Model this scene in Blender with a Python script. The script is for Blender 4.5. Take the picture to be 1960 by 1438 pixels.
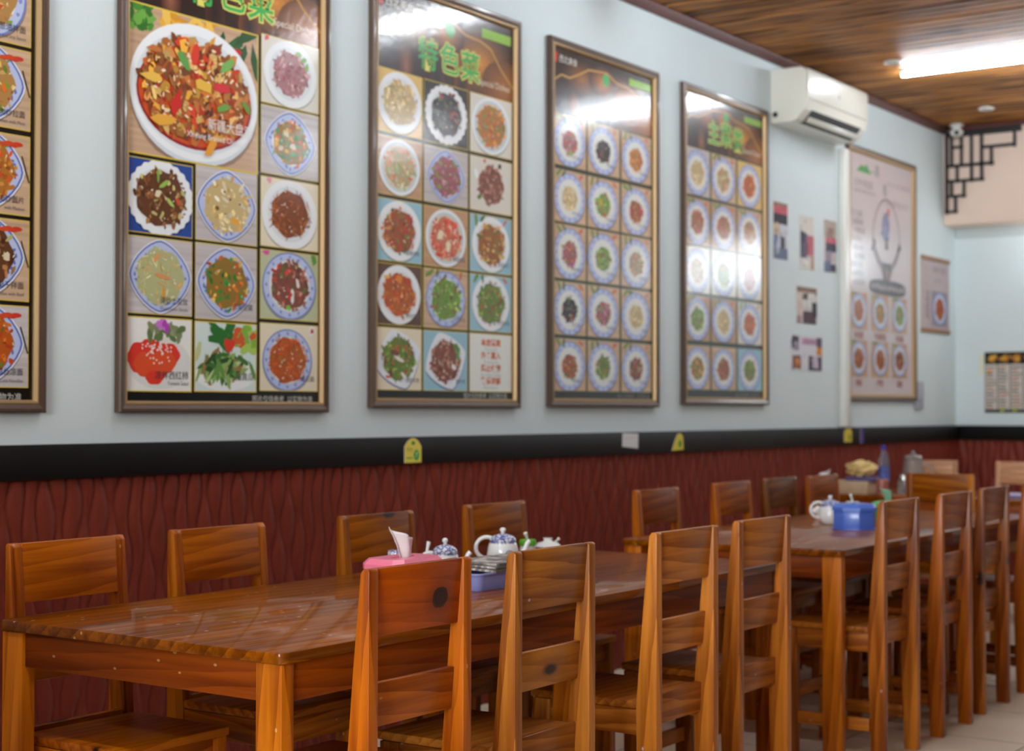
import bpy, bmesh, math, random
import numpy as np
from mathutils import Vector, Matrix

for o in list(bpy.data.objects):
    bpy.data.objects.remove(o)
SC = bpy.context.scene
COL = SC.collection
RND = random.Random(11)
PI = math.pi

# ------------------------------------------------------------------ camera
F_PX, YAW, PITCH, ROLL = 3027.46, 0.605856, 0.0215957, 0.0016483
CAM_H = 1.252
cam_d = bpy.data.cameras.new('camera')
cam = bpy.data.objects.new('camera', cam_d)
COL.objects.link(cam)
fw = Vector((math.cos(YAW) * math.cos(PITCH), math.sin(YAW) * math.cos(PITCH), math.sin(PITCH)))
rt = Vector((math.sin(YAW), -math.cos(YAW), 0))
up = rt.cross(fw)
rt2 = rt * math.cos(ROLL) + up * math.sin(ROLL)
up2 = -rt * math.sin(ROLL) + up * math.cos(ROLL)
m = Matrix.Identity(4)
for i in range(3):
    m[i][0], m[i][1], m[i][2] = rt2[i], up2[i], -fw[i]
m[2][3] = CAM_H
cam.matrix_world = m
cam_d.sensor_width = 36
cam_d.sensor_fit = 'HORIZONTAL'
cam_d.lens = F_PX / 1960 * 36
cam_d.clip_start = 0.05
cam_d.dof.use_dof = True
cam_d.dof.focus_distance = 3.35
cam_d.dof.aperture_fstop = 4.0
SC.camera = cam

# ------------------------------------------------------------------ colour, world, big lights
SC.view_settings.view_transform = 'Standard'
SC.view_settings.look = 'None'
SC.view_settings.exposure = -0.16
SC.view_settings.gamma = 1.0
SC.view_settings.use_curve_mapping = False
SC.cycles.use_denoising = True
SC.cycles.max_bounces = 8
SC.cycles.sample_clamp_indirect = 6

w = bpy.data.worlds.new('sky')
SC.world = w
w.use_nodes = True
w.node_tree.nodes['Background'].inputs[0].default_value = (0.62, 0.74, 0.9, 1)
w.node_tree.nodes['Background'].inputs[1].default_value = 0.5

TUBE_STRENGTH = 160.0
BOX_STRENGTH = 9.0


def area_light(name, loc, rot, sx, sy, power, col):
    ld = bpy.data.lights.new(name, 'AREA')
    ld.shape = 'RECTANGLE'
    ld.size, ld.size_y = sx, sy
    ld.energy = power
    ld.color = col
    o = bpy.data.objects.new(name, ld)
    o.location = loc
    o.rotation_euler = rot
    COL.objects.link(o)
    return o


# daylight coming in through the street windows of the left end of the room
area_light('window_daylight', (-2.9, 0.85, 1.7), (0, -PI / 2, 0), 1.5, 2.1, 350, (0.96, 1.0, 0.99))

# ------------------------------------------------------------------ colour helpers


def lin(c):
    r = []
    for v in c[:3]:
        v = v / 255.0
        r.append(v / 12.92 if v <= 0.04045 else ((v + 0.055) / 1.055) ** 2.4)
    return (r[0], r[1], r[2], 1.0)


def nmat(name):
    mt = bpy.data.materials.new(name)
    mt.use_nodes = True
    nt = mt.node_tree
    return mt, nt, nt.nodes['Principled BSDF']


def N(nt, t, **kw):
    n = nt.nodes.new(t)
    for k, v in kw.items():
        setattr(n, k, v)
    return n


def plain(name, rgb, rough=0.5, metal=0.0, coat=0.0, coat_rough=0.1, spec=0.5, var=0.0, vscale=6.0, trans=0.0, alpha=1.0, bump=0.0, bscale=60.0):
    mt, nt, b = nmat(name)
    c = lin(rgb)
    b.inputs['Base Color'].default_value = c
    b.inputs['Roughness'].default_value = rough
    b.inputs['Metallic'].default_value = metal
    b.inputs['Coat Weight'].default_value = coat
    b.inputs['Coat Roughness'].default_value = coat_rough
    b.inputs['Specular IOR Level'].default_value = spec
    b.inputs['Transmission Weight'].default_value = trans
    b.inputs['Alpha'].default_value = alpha
    tc = N(nt, 'ShaderNodeTexCoord')
    if var > 0:
        no = N(nt, 'ShaderNodeTexNoise')
        no.inputs['Scale'].default_value = vscale
        no.inputs['Detail'].default_value = 4
        nt.links.new(tc.outputs['Object'], no.inputs['Vector'])
        mr = N(nt, 'ShaderNodeMapRange')
        mr.inputs['From Min'].default_value = 0.25
        mr.inputs['From Max'].default_value = 0.75
        mr.inputs['To Min'].default_value = 1 - var
        mr.inputs['To Max'].default_value = 1 + var
        nt.links.new(no.outputs['Fac'], mr.inputs['Value'])
        mx = N(nt, 'ShaderNodeMix', data_type='RGBA', blend_type='MULTIPLY')
        mx.inputs['Factor'].default_value = 1
        mx.inputs['A'].default_value = c
        nt.links.new(mr.outputs['Result'], mx.inputs['B'])
        nt.links.new(mx.outputs['Result'], b.inputs['Base Color'])
    if bump > 0:
        no = N(nt, 'ShaderNodeTexNoise')
        no.inputs['Scale'].default_value = bscale
        no.inputs['Detail'].default_value = 3
        nt.links.new(tc.outputs['Object'], no.inputs['Vector'])
        bp = N(nt, 'ShaderNodeBump')
        bp.inputs['Strength'].default_value = bump
        bp.inputs['Distance'].default_value = 0.002
        nt.links.new(no.outputs['Fac'], bp.inputs['Height'])
        nt.links.new(bp.outputs['Normal'], b.inputs['Normal'])
    return mt


def emit(name, rgb, strength):
    mt, nt, b = nmat(name)
    b.inputs['Base Color'].default_value = (0.8, 0.8, 0.8, 1)
    b.inputs['Emission Color'].default_value = lin(rgb)
    b.inputs['Emission Strength'].default_value = strength
    return mt


def mth(nt, op, a, b=None, c=None):
    n = N(nt, 'ShaderNodeMath', operation=op)
    for i, v in enumerate((a, b, c)):
        if v is None:
            continue
        if isinstance(v, (int, float)):
            n.inputs[i].default_value = v
        else:
            nt.links.new(v, n.inputs[i])
    return n.outputs[0]


def smooth(nt, v, lo, hi, a=0.0, b=1.0):
    n = N(nt, 'ShaderNodeMapRange', interpolation_type='SMOOTHSTEP')
    nt.links.new(v, n.inputs['Value'])
    n.inputs['From Min'].default_value = lo
    n.inputs['From Max'].default_value = hi
    n.inputs['To Min'].default_value = a
    n.inputs['To Max'].default_value = b
    return n.outputs['Result']


def mixc(nt, fac, a, b, mode='MIX'):
    n = N(nt, 'ShaderNodeMix', data_type='RGBA', blend_type=mode)
    for key, v in (('Factor', fac), ('A', a), ('B', b)):
        if isinstance(v, (int, float, tuple)):
            n.inputs[key].default_value = v
        else:
            nt.links.new(v, n.inputs[key])
    return n.outputs['Result']


def wood(name, dark, light, knot_rgb=(52, 22, 8), chip_rgb=(205, 165, 115), rough=0.38, coat=0.35, coat_rough=0.16,
         knots=0.25, chips=0.25, chip_scale=26.0, ring=16.0, big_knot=None, line_dark=0.0, bump=0.15, spec=0.5):
    mt, nt, b = nmat(name)
    at = N(nt, 'ShaderNodeAttribute', attribute_name='grain')
    oi = N(nt, 'ShaderNodeObjectInfo')
    cmb = N(nt, 'ShaderNodeCombineXYZ')
    nt.links.new(mth(nt, 'MULTIPLY', oi.outputs['Random'], 17.0), cmb.inputs[0])
    nt.links.new(mth(nt, 'MULTIPLY', oi.outputs['Random'], 9.0), cmb.inputs[1])
    nt.links.new(mth(nt, 'MULTIPLY', oi.outputs['Random'], 5.0), cmb.inputs[2])
    add = N(nt, 'ShaderNodeVectorMath', operation='ADD')
    nt.links.new(at.outputs['Vector'], add.inputs[0])
    nt.links.new(cmb.outputs[0], add.inputs[1])

    def scaled(sx, sy, sz):
        v = N(nt, 'ShaderNodeVectorMath', operation='MULTIPLY')
        nt.links.new(add.outputs[0], v.inputs[0])
        v.inputs[1].default_value = (sx, sy, sz)
        return v.outputs[0]
    fib = N(nt, 'ShaderNodeTexNoise')
    nt.links.new(scaled(2.2, 60, 60), fib.inputs['Vector'])
    fib.inputs['Scale'].default_value = 1.0
    fib.inputs['Detail'].default_value = 5
    fib.inputs['Distortion'].default_value = 0.3
    wv = N(nt, 'ShaderNodeTexWave', wave_type='BANDS', bands_direction='DIAGONAL', wave_profile='SAW')
    nt.links.new(scaled(0.10, 1.0, 1.0), wv.inputs['Vector'])
    wv.inputs['Scale'].default_value = ring
    wv.inputs['Distortion'].default_value = 2.6
    wv.inputs['Detail'].default_value = 2
    wv.inputs['Detail Scale'].default_value = 1.3
    br = N(nt, 'ShaderNodeTexNoise')
    nt.links.new(scaled(1.4, 5, 5), br.inputs['Vector'])
    br.inputs['Scale'].default_value = 1.0
    br.inputs['Detail'].default_value = 2
    t = mth(nt, 'MULTIPLY', fib.outputs['Fac'], 0.4)
    t = mth(nt, 'MULTIPLY_ADD', wv.outputs['Fac'], 0.15, t)
    t = mth(nt, 'MULTIPLY_ADD', br.outputs['Fac'], 0.65, t)
    t = smooth(nt, t, 0.40, 0.78)
    col = mixc(nt, t, lin(dark), lin(light))
    # knots
    wob = N(nt, 'ShaderNodeTexNoise')
    nt.links.new(add.outputs[0], wob.inputs['Vector'])
    wob.inputs['Scale'].default_value = 40
    vk = N(nt, 'ShaderNodeTexVoronoi')
    nt.links.new(scaled(3.6, 8.0, 8.0), vk.inputs['Vector'])
    vk.inputs['Scale'].default_value = 1.0
    sep = N(nt, 'ShaderNodeSeparateColor')
    nt.links.new(vk.outputs['Color'], sep.inputs[0])
    kd = mth(nt, 'MULTIPLY_ADD', wob.outputs['Fac'], 0.08, vk.outputs['Distance'])
    kmask = mth(nt, 'MULTIPLY', smooth(nt, kd, 0.10, 0.19, 1, 0), mth(nt, 'LESS_THAN', sep.outputs[0], knots))
    halo = mth(nt, 'MULTIPLY', smooth(nt, kd, 0.12, 0.45, 0.45, 0), mth(nt, 'LESS_THAN', sep.outputs[0], knots))
    col = mixc(nt, halo, col, lin(dark))
    col = mixc(nt, kmask, col, lin(knot_rgb))
    if big_knot:
        gx, gy, r = big_knot
        sx = N(nt, 'ShaderNodeSeparateXYZ')
        nt.links.new(at.outputs['Vector'], sx.inputs[0])
        dx = mth(nt, 'MULTIPLY', mth(nt, 'SUBTRACT', sx.outputs[0], gx), 0.85)
        dy = mth(nt, 'SUBTRACT', sx.outputs[2], gy)
        d = mth(nt, 'SQRT', mth(nt, 'ADD', mth(nt, 'MULTIPLY', dx, dx), mth(nt, 'MULTIPLY', dy, dy)))
        d = mth(nt, 'MULTIPLY_ADD', wob.outputs['Fac'], 0.008, d)
        col = mixc(nt, smooth(nt, d, r, r * 2.4, 0.55, 0), col, lin((120, 48, 10)))
        rings = mth(nt, 'SINE', mth(nt, 'MULTIPLY', d, 620))
        inner = mixc(nt, smooth(nt, rings, -1, 1), lin((36, 11, 3)), lin((62, 22, 5)))
        col = mixc(nt, smooth(nt, d, r * 0.92, r * 1.12, 1, 0), col, inner)
    vc = N(nt, 'ShaderNodeTexVoronoi')
    nt.links.new(scaled(1.0, 1.7, 1.7), vc.inputs['Vector'])
    vc.inputs['Scale'].default_value = chip_scale
    sep2 = N(nt, 'ShaderNodeSeparateColor')
    nt.links.new(vc.outputs['Color'], sep2.inputs[0])
    cd = mth(nt, 'MULTIPLY_ADD', wob.outputs['Fac'], 0.12, vc.outputs['Distance'])
    cmask = mth(nt, 'MULTIPLY', smooth(nt, cd, 0.17, 0.22, 1, 0), mth(nt, 'LESS_THAN', sep2.outputs[1], chips * 0.3))
    col = mixc(nt, mth(nt, 'MULTIPLY', cmask, 0.8), col, lin(chip_rgb))
    col = mixc(nt, 1.0, col, oi.outputs['Color'], 'MULTIPLY')
    nt.links.new(col, b.inputs['Base Color'])
    b.inputs['Roughness'].default_value = rough
    b.inputs['Specular IOR Level'].default_value = spec
    b.inputs['Coat Weight'].default_value = coat
    b.inputs['Coat Roughness'].default_value = coat_rough
    bp = N(nt, 'ShaderNodeBump')
    bp.inputs['Strength'].default_value = bump
    bp.inputs['Distance'].default_value = 0.002
    nt.links.new(fib.outputs['Fac'], bp.inputs['Height'])
    nt.links.new(bp.outputs['Normal'], b.inputs['Normal'])
    return mt


# ------------------------------------------------------------------ materials
M = {}
M['wall'] = plain('white_wall_paint', (216, 228, 230), 0.75, var=0.015, vscale=3, bump=0.08, bscale=180)
M['far_wall'] = plain('putty_wall_paint', (62, 54, 48), 0.7, var=0.03)
M['beige'] = plain('beige_paint', (238, 212, 194), 0.7, var=0.02)
M['band'] = plain('black_lacquer_band', (16, 13, 13), 0.5, spec=0.25, var=0.15, vscale=9)
M['red_panel'] = plain('red_brown_wave_panel', (118, 48, 34), 0.5, var=0.12, vscale=4, spec=0.2)
M['trim'] = plain('plum_brown_cornice', (98, 58, 54), 0.5, var=0.08)
M['frame'] = plain('bronze_brown_frame', (88, 68, 56), 0.42, metal=0.25, var=0.08, vscale=30, coat=0.2)
M['gold'] = plain('gold_frame_lip', (184, 152, 106), 0.42, metal=0.3)
M['pine'] = wood('lacquered_pine', (130, 60, 3), (204, 120, 20), knots=0.34, chips=0.2, spec=0.2, coat=0.12)
M['pine_knot'] = wood('lacquered_pine_with_big_knot', (140, 58, 2), (192, 96, 6), spec=0.15, coat=0.12, knots=0.0, chips=0.35, big_knot=(0.075, 0.85, 0.026))
M['table'] = wood('lacquered_table_pine', (92, 42, 1), (156, 84, 4), knots=0.22, chips=0.9, chip_scale=22, rough=0.4, coat=0.4, coat_rough=0.05, ring=12, spec=0.06, bump=0.0)
M['apron'] = wood('table_apron_pine', (104, 42, 2), (156, 76, 8), knots=0.2, chips=0.35, rough=0.45, coat=0.05, spec=0.15)
M['pine_pale'] = wood('pale_pine', (176, 126, 92), (226, 176, 136), knots=0.1, chips=0.0, spec=0.3)
M['ceil'] = wood('stained_ceiling_slats', (70, 38, 12), (206, 140, 72), knots=0.12, chips=0.0, rough=0.5, coat=0.0, ring=10, spec=0.2)
M['white_plastic'] = plain('white_plastic', (232, 232, 226), 0.32, var=0.01)
M['cream_plastic'] = plain('cream_white_plastic', (228, 226, 214), 0.28, coat=0.4, coat_rough=0.08)
M['dark_plastic'] = plain('dark_slot', (30, 30, 34), 0.5)
M['grey_plastic'] = plain('grey_plastic', (170, 174, 184), 0.45)
M['black'] = plain('black_painted_wood', (26, 24, 28), 0.45)
M['porcelain'] = plain('white_porcelain', (236, 240, 240), 0.16, coat=0.6, coat_rough=0.05)
M['pink'] = plain('pink_plastic', (236, 84, 118), 0.35, var=0.02)
M['pink_lid'] = plain('light_pink_plastic_lid', (246, 128, 160), 0.3)
M['tissue'] = plain('white_tissue', (244, 244, 244), 0.9)
M['mint'] = plain('mint_tissue', (176, 226, 204), 0.9)
M['green'] = plain('green_plastic', (96, 190, 42), 0.35)
M['green2'] = plain('bright_green_plastic', (52, 176, 92), 0.35)
M['blue_box'] = plain('blue_plastic', (84, 122, 222), 0.3, coat=0.3)
M['lavender'] = plain('blue_lavender_plastic', (140, 146, 208), 0.35, coat=0.2)
M['tube_body'] = plain('white_lamp_metal', (225, 225, 220), 0.4)
M['tube'] = emit('fluorescent_tube_glow', (236, 246, 255), TUBE_STRENGTH)
M['lightbox'] = emit('backlit_acrylic', (240, 249, 255), BOX_STRENGTH)
M['glass_lens'] = plain('frosted_lens', (214, 216, 220), 0.25, coat=0.5)
M['carton'] = plain('beige_carton', (206, 180, 146), 0.7, var=0.1, vscale=20)
M['yellow_bag'] = plain('yellow_paper', (226, 196, 130), 0.75, var=0.12, vscale=30)
M['purple'] = plain('dull_purple_plastic', (96, 84, 140), 0.5)
M['rose_tin'] = plain('rose_tin', (186, 120, 108), 0.35, metal=0.3)
M['sticker_white'] = plain('white_paper_note', (226, 226, 222), 0.7)
M['chrome'] = plain('steel', (190, 190, 188), 0.25, metal=1.0)


def floor_mat():
    mt, nt, b = nmat('beige_floor_tiles')
    tc = N(nt, 'ShaderNodeTexCoord')
    bk = N(nt, 'ShaderNodeTexBrick')
    bk.offset = 0
    nt.links.new(tc.outputs['Object'], bk.inputs['Vector'])
    bk.inputs['Scale'].default_value = 1.0
    bk.inputs['Brick Width'].default_value = 0.6
    bk.inputs['Row Height'].default_value = 0.6
    bk.inputs['Mortar Size'].default_value = 0.004
    bk.inputs['Color1'].default_value = lin((240, 226, 204))
    bk.inputs['Color2'].default_value = lin((234, 220, 198))
    bk.inputs['Mortar'].default_value = lin((110, 100, 88))
    no = N(nt, 'ShaderNodeTexNoise')
    nt.links.new(tc.outputs['Object'], no.inputs['Vector'])
    no.inputs['Scale'].default_value = 5
    no.inputs['Detail'].default_value = 6
    c = mixc(nt, smooth(nt, no.outputs['Fac'], 0.3, 0.8, 0, 0.35), bk.outputs['Color'], lin((244, 232, 212)))
    nt.links.new(c, b.inputs['Base Color'])
    b.inputs['Roughness'].default_value = 0.32
    return mt


M['floor'] = floor_mat()


def blue_china():
    mt, nt, b = nmat('blue_and_white_porcelain')
    tc = N(nt, 'ShaderNodeTexCoord')
    v = N(nt, 'ShaderNodeTexVoronoi', feature='DISTANCE_TO_EDGE')
    nt.links.new(tc.outputs['Object'], v.inputs['Vector'])
    v.inputs['Scale'].default_value = 75
    no = N(nt, 'ShaderNodeTexNoise')
    nt.links.new(tc.outputs['Object'], no.inputs['Vector'])
    no.inputs['Scale'].default_value = 110
    s = mth(nt, 'MULTIPLY_ADD', no.outputs['Fac'], 0.35, v.outputs['Distance'])
    c = mixc(nt, smooth(nt, s, 0.2, 0.42), lin((70, 86, 160)), lin((226, 230, 240)))
    nt.links.new(c, b.inputs['Base Color'])
    b.inputs['Roughness'].default_value = 0.16
    b.inputs['Coat Weight'].default_value = 0.6
    b.inputs['Coat Roughness'].default_value = 0.05
    return mt


M['china'] = blue_china()


def clear_mat(name, rgb, alpha=0.45):
    mt, nt, b = nmat(name)
    b.inputs['Base Color'].default_value = lin(rgb)
    b.inputs['Roughness'].default_value = 0.08
    b.inputs['Transmission Weight'].default_value = 0.85
    b.inputs['IOR'].default_value = 1.25
    return mt


M['glass'] = clear_mat('clear_glass', (226, 230, 232))
M['bottle_blue'] = clear_mat('clear_bottle_plastic', (200, 212, 236))


def window_glass():
    mt, nt, b = nmat('window_pane_glass')
    out = nt.nodes['Material Output']
    tr = N(nt, 'ShaderNodeBsdfTransparent')
    gl = N(nt, 'ShaderNodeBsdfGlossy')
    gl.inputs['Roughness'].default_value = 0.02
    mx = N(nt, 'ShaderNodeMixShader')
    mx.inputs[0].default_value = 0.06
    nt.links.new(tr.outputs[0], mx.inputs[1])
    nt.links.new(gl.outputs[0], mx.inputs[2])
    nt.links.new(mx.outputs[0], out.inputs[0])
    return mt


M['pane'] = window_glass()


def print_mat(name, coat=1.0, coat_rough=0.15, bump=0.5, rough=0.45):
    mt, nt, b = nmat(name)
    at = N(nt, 'ShaderNodeAttribute', attribute_name='Col')
    nt.links.new(at.outputs['Color'], b.inputs['Base Color'])
    b.inputs['Roughness'].default_value = rough
    b.inputs['Coat Weight'].default_value = coat
    b.inputs['Coat Roughness'].default_value = coat_rough
    b.inputs['Coat IOR'].default_value = 1.48
    b.inputs['Specular IOR Level'].default_value = 0.15
    tc = N(nt, 'ShaderNodeTexCoord')
    no = N(nt, 'ShaderNodeTexNoise')
    nt.links.new(tc.outputs['Object'], no.inputs['Vector'])
    no.inputs['Scale'].default_value = 45
    no.inputs['Detail'].default_value = 3
    bp = N(nt, 'ShaderNodeBump')
    bp.inputs['Strength'].default_value = bump
    bp.inputs['Distance'].default_value = 0.0012
    nt.links.new(no.outputs['Fac'], bp.inputs['Height'])
    nt.links.new(bp.outputs['Normal'], b.inputs['Coat Normal'])
    return mt


M['print'] = print_mat('laminated_print')
M['paper_print'] = print_mat('matte_paper_print', coat=0.1, coat_rough=0.4, rough=0.6)
M['sticker_print'] = print_mat('glossy_sticker_print', coat=0.3, coat_rough=0.2)

# ------------------------------------------------------------------ object helpers


def tag(o, label=None, cat=None, group=None, kind=None):
    if label:
        o['label'] = label
    if cat:
        o['category'] = cat
    if group:
        o['group'] = group
    if kind:
        o['kind'] = kind
    return o


def empty(name, loc=(0, 0, 0), rz=0.0):
    o = bpy.data.objects.new(name, None)
    o.empty_display_size = 0.1
    o.location = loc
    o.rotation_euler = (0, 0, rz)
    COL.objects.link(o)
    return o


def finish(me, ang=35):
    me.polygons.foreach_set('use_smooth', [True] * len(me.polygons))
    try:
        me.set_sharp_from_angle(angle=math.radians(ang))
    except Exception:
        pass
    me.update()


def link(name, me, mats, parent=None, loc=(0, 0, 0)):
    if not isinstance(mats, (list, tuple)):
        mats = [mats]
    for mt in mats:
        me.materials.append(mt)
    o = bpy.data.objects.new(name, me)
    COL.objects.link(o)
    o.location = loc
    if parent:
        o.parent = parent
    return o


def from_bm(name, bm, mats, parent=None, loc=(0, 0, 0), ang=35, grain=None, goff=None):
    bmesh.ops.recalc_face_normals(bm, faces=bm.faces)
    me = bpy.data.meshes.new(name)
    bm.to_mesh(me)
    bm.free()
    if grain:
        n = len(me.vertices)
        co = np.empty(n * 3, np.float32)
        me.vertices.foreach_get('co', co)
        co = co.reshape(-1, 3)
        g = {'x': co, 'y': co[:, [1, 0, 2]], 'z': co[:, [2, 0, 1]]}[grain].copy()
        if goff is None:
            goff = (RND.uniform(0, 9), RND.uniform(0, 9), RND.uniform(0, 9))
        g += np.array(goff, np.float32)
        a = me.attributes.new('grain', 'FLOAT_VECTOR', 'POINT')
        a.data.foreach_set('vector', g.ravel())
    finish(me, ang)
    return link(name, me, mats, parent, loc)


def bevel(bm, w, seg=2):
    if w > 0:
        bmesh.ops.bevel(bm, geom=list(bm.edges), offset=w, segments=seg, affect='EDGES', profile=0.5, clamp_overlap=True)


def add_box(bm, x0, x1, y0, y1, z0, z1):
    v = [bm.verts.new(p) for p in ((x0, y0, z0), (x1, y0, z0), (x1, y1, z0), (x0, y1, z0), (x0, y0, z1), (x1, y0, z1), (x1, y1, z1), (x0, y1, z1))]
    for f in ((0, 3, 2, 1), (4, 5, 6, 7), (0, 1, 5, 4), (1, 2, 6, 5), (2, 3, 7, 6), (3, 0, 4, 7)):
        bm.faces.new([v[i] for i in f])
    return v


def box_bm(x0, x1, y0, y1, z0, z1, bev=0.0, seg=2):
    bm = bmesh.new()
    add_box(bm, x0, x1, y0, y1, z0, z1)
    bevel(bm, bev, seg)
    return bm


def prism(bm, pts, axis, lo, hi):
    """pts: 2-D outline in the other two axes (y,z for x; x,z for y; x,y for z)."""
    def P(p, t):
        return {'x': (t, p[0], p[1]), 'y': (p[0], t, p[1]), 'z': (p[0], p[1], t)}[axis]
    a = [bm.verts.new(P(p, lo)) for p in pts]
    b = [bm.verts.new(P(p, hi)) for p in pts]
    n = len(pts)
    bm.faces.new(a)
    bm.faces.new(b[::-1])
    for i in range(n):
        bm.faces.new((a[i], b[i], b[(i + 1) % n], a[(i + 1) % n]))


def prism_bm(pts, axis, lo, hi, bev=0.0, seg=2):
    bm = bmesh.new()
    prism(bm, pts, axis, lo, hi)
    bevel(bm, bev, seg)
    return bm


def add_lathe(bm, prof, seg=24, cx=0, cy=0, cz=0, mat=0, mats=None):
    rings = []
    for r, z in prof:
        if r < 1e-6:
            rings.append([bm.verts.new((cx, cy, cz + z))])
        else:
            rings.append([bm.verts.new((cx + r * math.cos(2 * PI * k / seg), cy + r * math.sin(2 * PI * k / seg), cz + z)) for k in range(seg)])
    for i in range(len(rings) - 1):
        a, b = rings[i], rings[i + 1]
        mi = mats[i] if mats else mat
        for k in range(seg):
            k2 = (k + 1) % seg
            if len(a) == 1 and len(b) == 1:
                continue
            if len(a) == 1:
                f = bm.faces.new((a[0], b[k], b[k2]))
            elif len(b) == 1:
                f = bm.faces.new((a[k], b[0], a[k2]))
            else:
                f = bm.faces.new((a[k], a[k2], b[k2], b[k]))
            f.material_index = mi


def add_tube(bm, pts, radii, seg=10, caps=True):
    pts = [Vector(p) for p in pts]
    if not isinstance(radii, (list, tuple)):
        radii = [radii] * len(pts)
    rings = []
    prev = None
    for i, p in enumerate(pts):
        t = (pts[min(i + 1, len(pts) - 1)] - pts[max(i - 1, 0)]).normalized()
        if prev is None:
            u = t.orthogonal().normalized()
        else:
            u = (prev - t * prev.dot(t)).normalized()
        prev = u
        v = t.cross(u)
        rings.append([bm.verts.new(p + (u * math.cos(2 * PI * k / seg) + v * math.sin(2 * PI * k / seg)) * radii[i]) for k in range(seg)])
    for a, b in zip(rings, rings[1:]):
        for k in range(seg):
            bm.faces.new((a[k], a[(k + 1) % seg], b[(k + 1) % seg], b[k]))
    if caps:
        bm.faces.new(rings[0][::-1])
        bm.faces.new(rings[-1])


def copy_tree(o, parent=None):
    c = o.copy()
    COL.objects.link(c)
    if parent:
        c.parent = parent
    for ch in o.children:
        copy_tree(ch, c)
    return c


def set_tint(root, rgb):
    for ch in root.children_recursive:
        ch.color = (rgb[0], rgb[1], rgb[2], 1)


def struct(name, bm, mat, **kw):
    o = from_bm(name, bm, mat, **kw)
    o['kind'] = 'structure'
    return o


# ------------------------------------------------------------------ the room
D = 3.95          # poster wall plane
XL, XE = -2.6, 11.45
YF = -3.4
ZC = 3.30
struct('floor', box_bm(XL - 0.2, XE + 0.2, YF - 0.2, D + 0.2, -0.1, 0), M['floor'])
struct('wall_back', box_bm(XL - 0.2, XE + 0.2, D, D + 0.2, 0, ZC + 0.3), M['wall'])
struct('wall_right', box_bm(XE, XE + 0.2, YF, D, 0, ZC + 0.3), M['wall'])
struct('wall_front', box_bm(XL - 0.2, XE + 0.2, YF - 0.2, YF, 0, ZC + 0.3), M['far_wall'])
bm = bmesh.new()
add_box(bm, XL - 0.2, XL, YF, D, 0, 0.45)
add_box(bm, XL - 0.2, XL, YF, D, 2.85, ZC + 0.3)
add_box(bm, XL - 0.2, XL, YF, -1.75, 0.45, 2.85)
add_box(bm, XL - 0.2, XL, 2.95, D, 0.45, 2.85)
struct('wall_left', bm, M['far_wall'])
bm = bmesh.new()
for y in (-1.75, -0.2, 1.35, 2.89):
    add_box(bm, XL - 0.14, XL - 0.06, y, y + 0.06, 0.45, 2.85)
add_box(bm, XL - 0.14, XL - 0.06, -1.75, 2.95, 0.45, 0.51)
add_box(bm, XL - 0.14, XL - 0.06, -1.75, 2.95, 2.79, 2.85)
win = struct('window_1', bm, M['grey_plastic'])
from_bm('window_glass', box_bm(XL - 0.103, XL - 0.097, -1.72, 2.92, 0.48, 2.82), M['pane'], win)

# unseen half-height blocker by the wall, added to shade the front table's wall side
struct('shade_blocker', box_bm(0.80, 0.92, 2.02, D, 0, 1.30, 0.004), M['far_wall'])

# slatted ceiling: boards run from the poster wall across the room
bm = bmesh.new()
gl = []
pitch = 0.096
n = int((XE - XL) / pitch) + 1
for i in range(n):
    x = XL + i * pitch
    nv = len(bm.verts)
    add_box(bm, x + 0.010, min(x + pitch - 0.016, XE), YF, D - 0.005, ZC + RND.uniform(0, 0.004), ZC + 0.02)
    gl += [(RND.uniform(0, 40), RND.uniform(0, 40))] * 8
add_box(bm, XL, XE, YF, D, ZC + 0.022, ZC + 0.06)
gl += [(0, 0)] * 8
bmesh.ops.recalc_face_normals(bm, faces=bm.faces)
me = bpy.data.meshes.new('ceiling')
bm.to_mesh(me)
bm.free()
co = np.empty(len(me.vertices) * 3, np.float32)
me.vertices.foreach_get('co', co)
co = co.reshape(-1, 3)
g = co[:, [1, 0, 2]].copy()
ga = np.array(gl, np.float32)
g[:, 0] += ga[:, 0]
g[:, 1] += ga[:, 1]
a = me.attributes.new('grain', 'FLOAT_VECTOR', 'POINT')
a.data.foreach_set('vector', g.ravel())
o = link('ceiling', me, M['ceil'])
o['kind'] = 'structure'
struct('trim_1', prism_bm([(D, ZC - 0.045), (D - 0.018, ZC - 0.045), (D - 0.045, ZC - 0.012), (D - 0.045, ZC), (D, ZC)], 'x', XL, XE, 0.002), M['trim'])

# beige beam over the far end
struct('trim_2', box_bm(11.20, XE, YF, D, 2.594, ZC, 0.004), M['beige'])
# thin plum strip where beam and ceiling meet
struct('trim_3', box_bm(11.175, 11.2, YF, D - 0.05, ZC - 0.03, ZC, 0.003), M['trim'])


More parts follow.
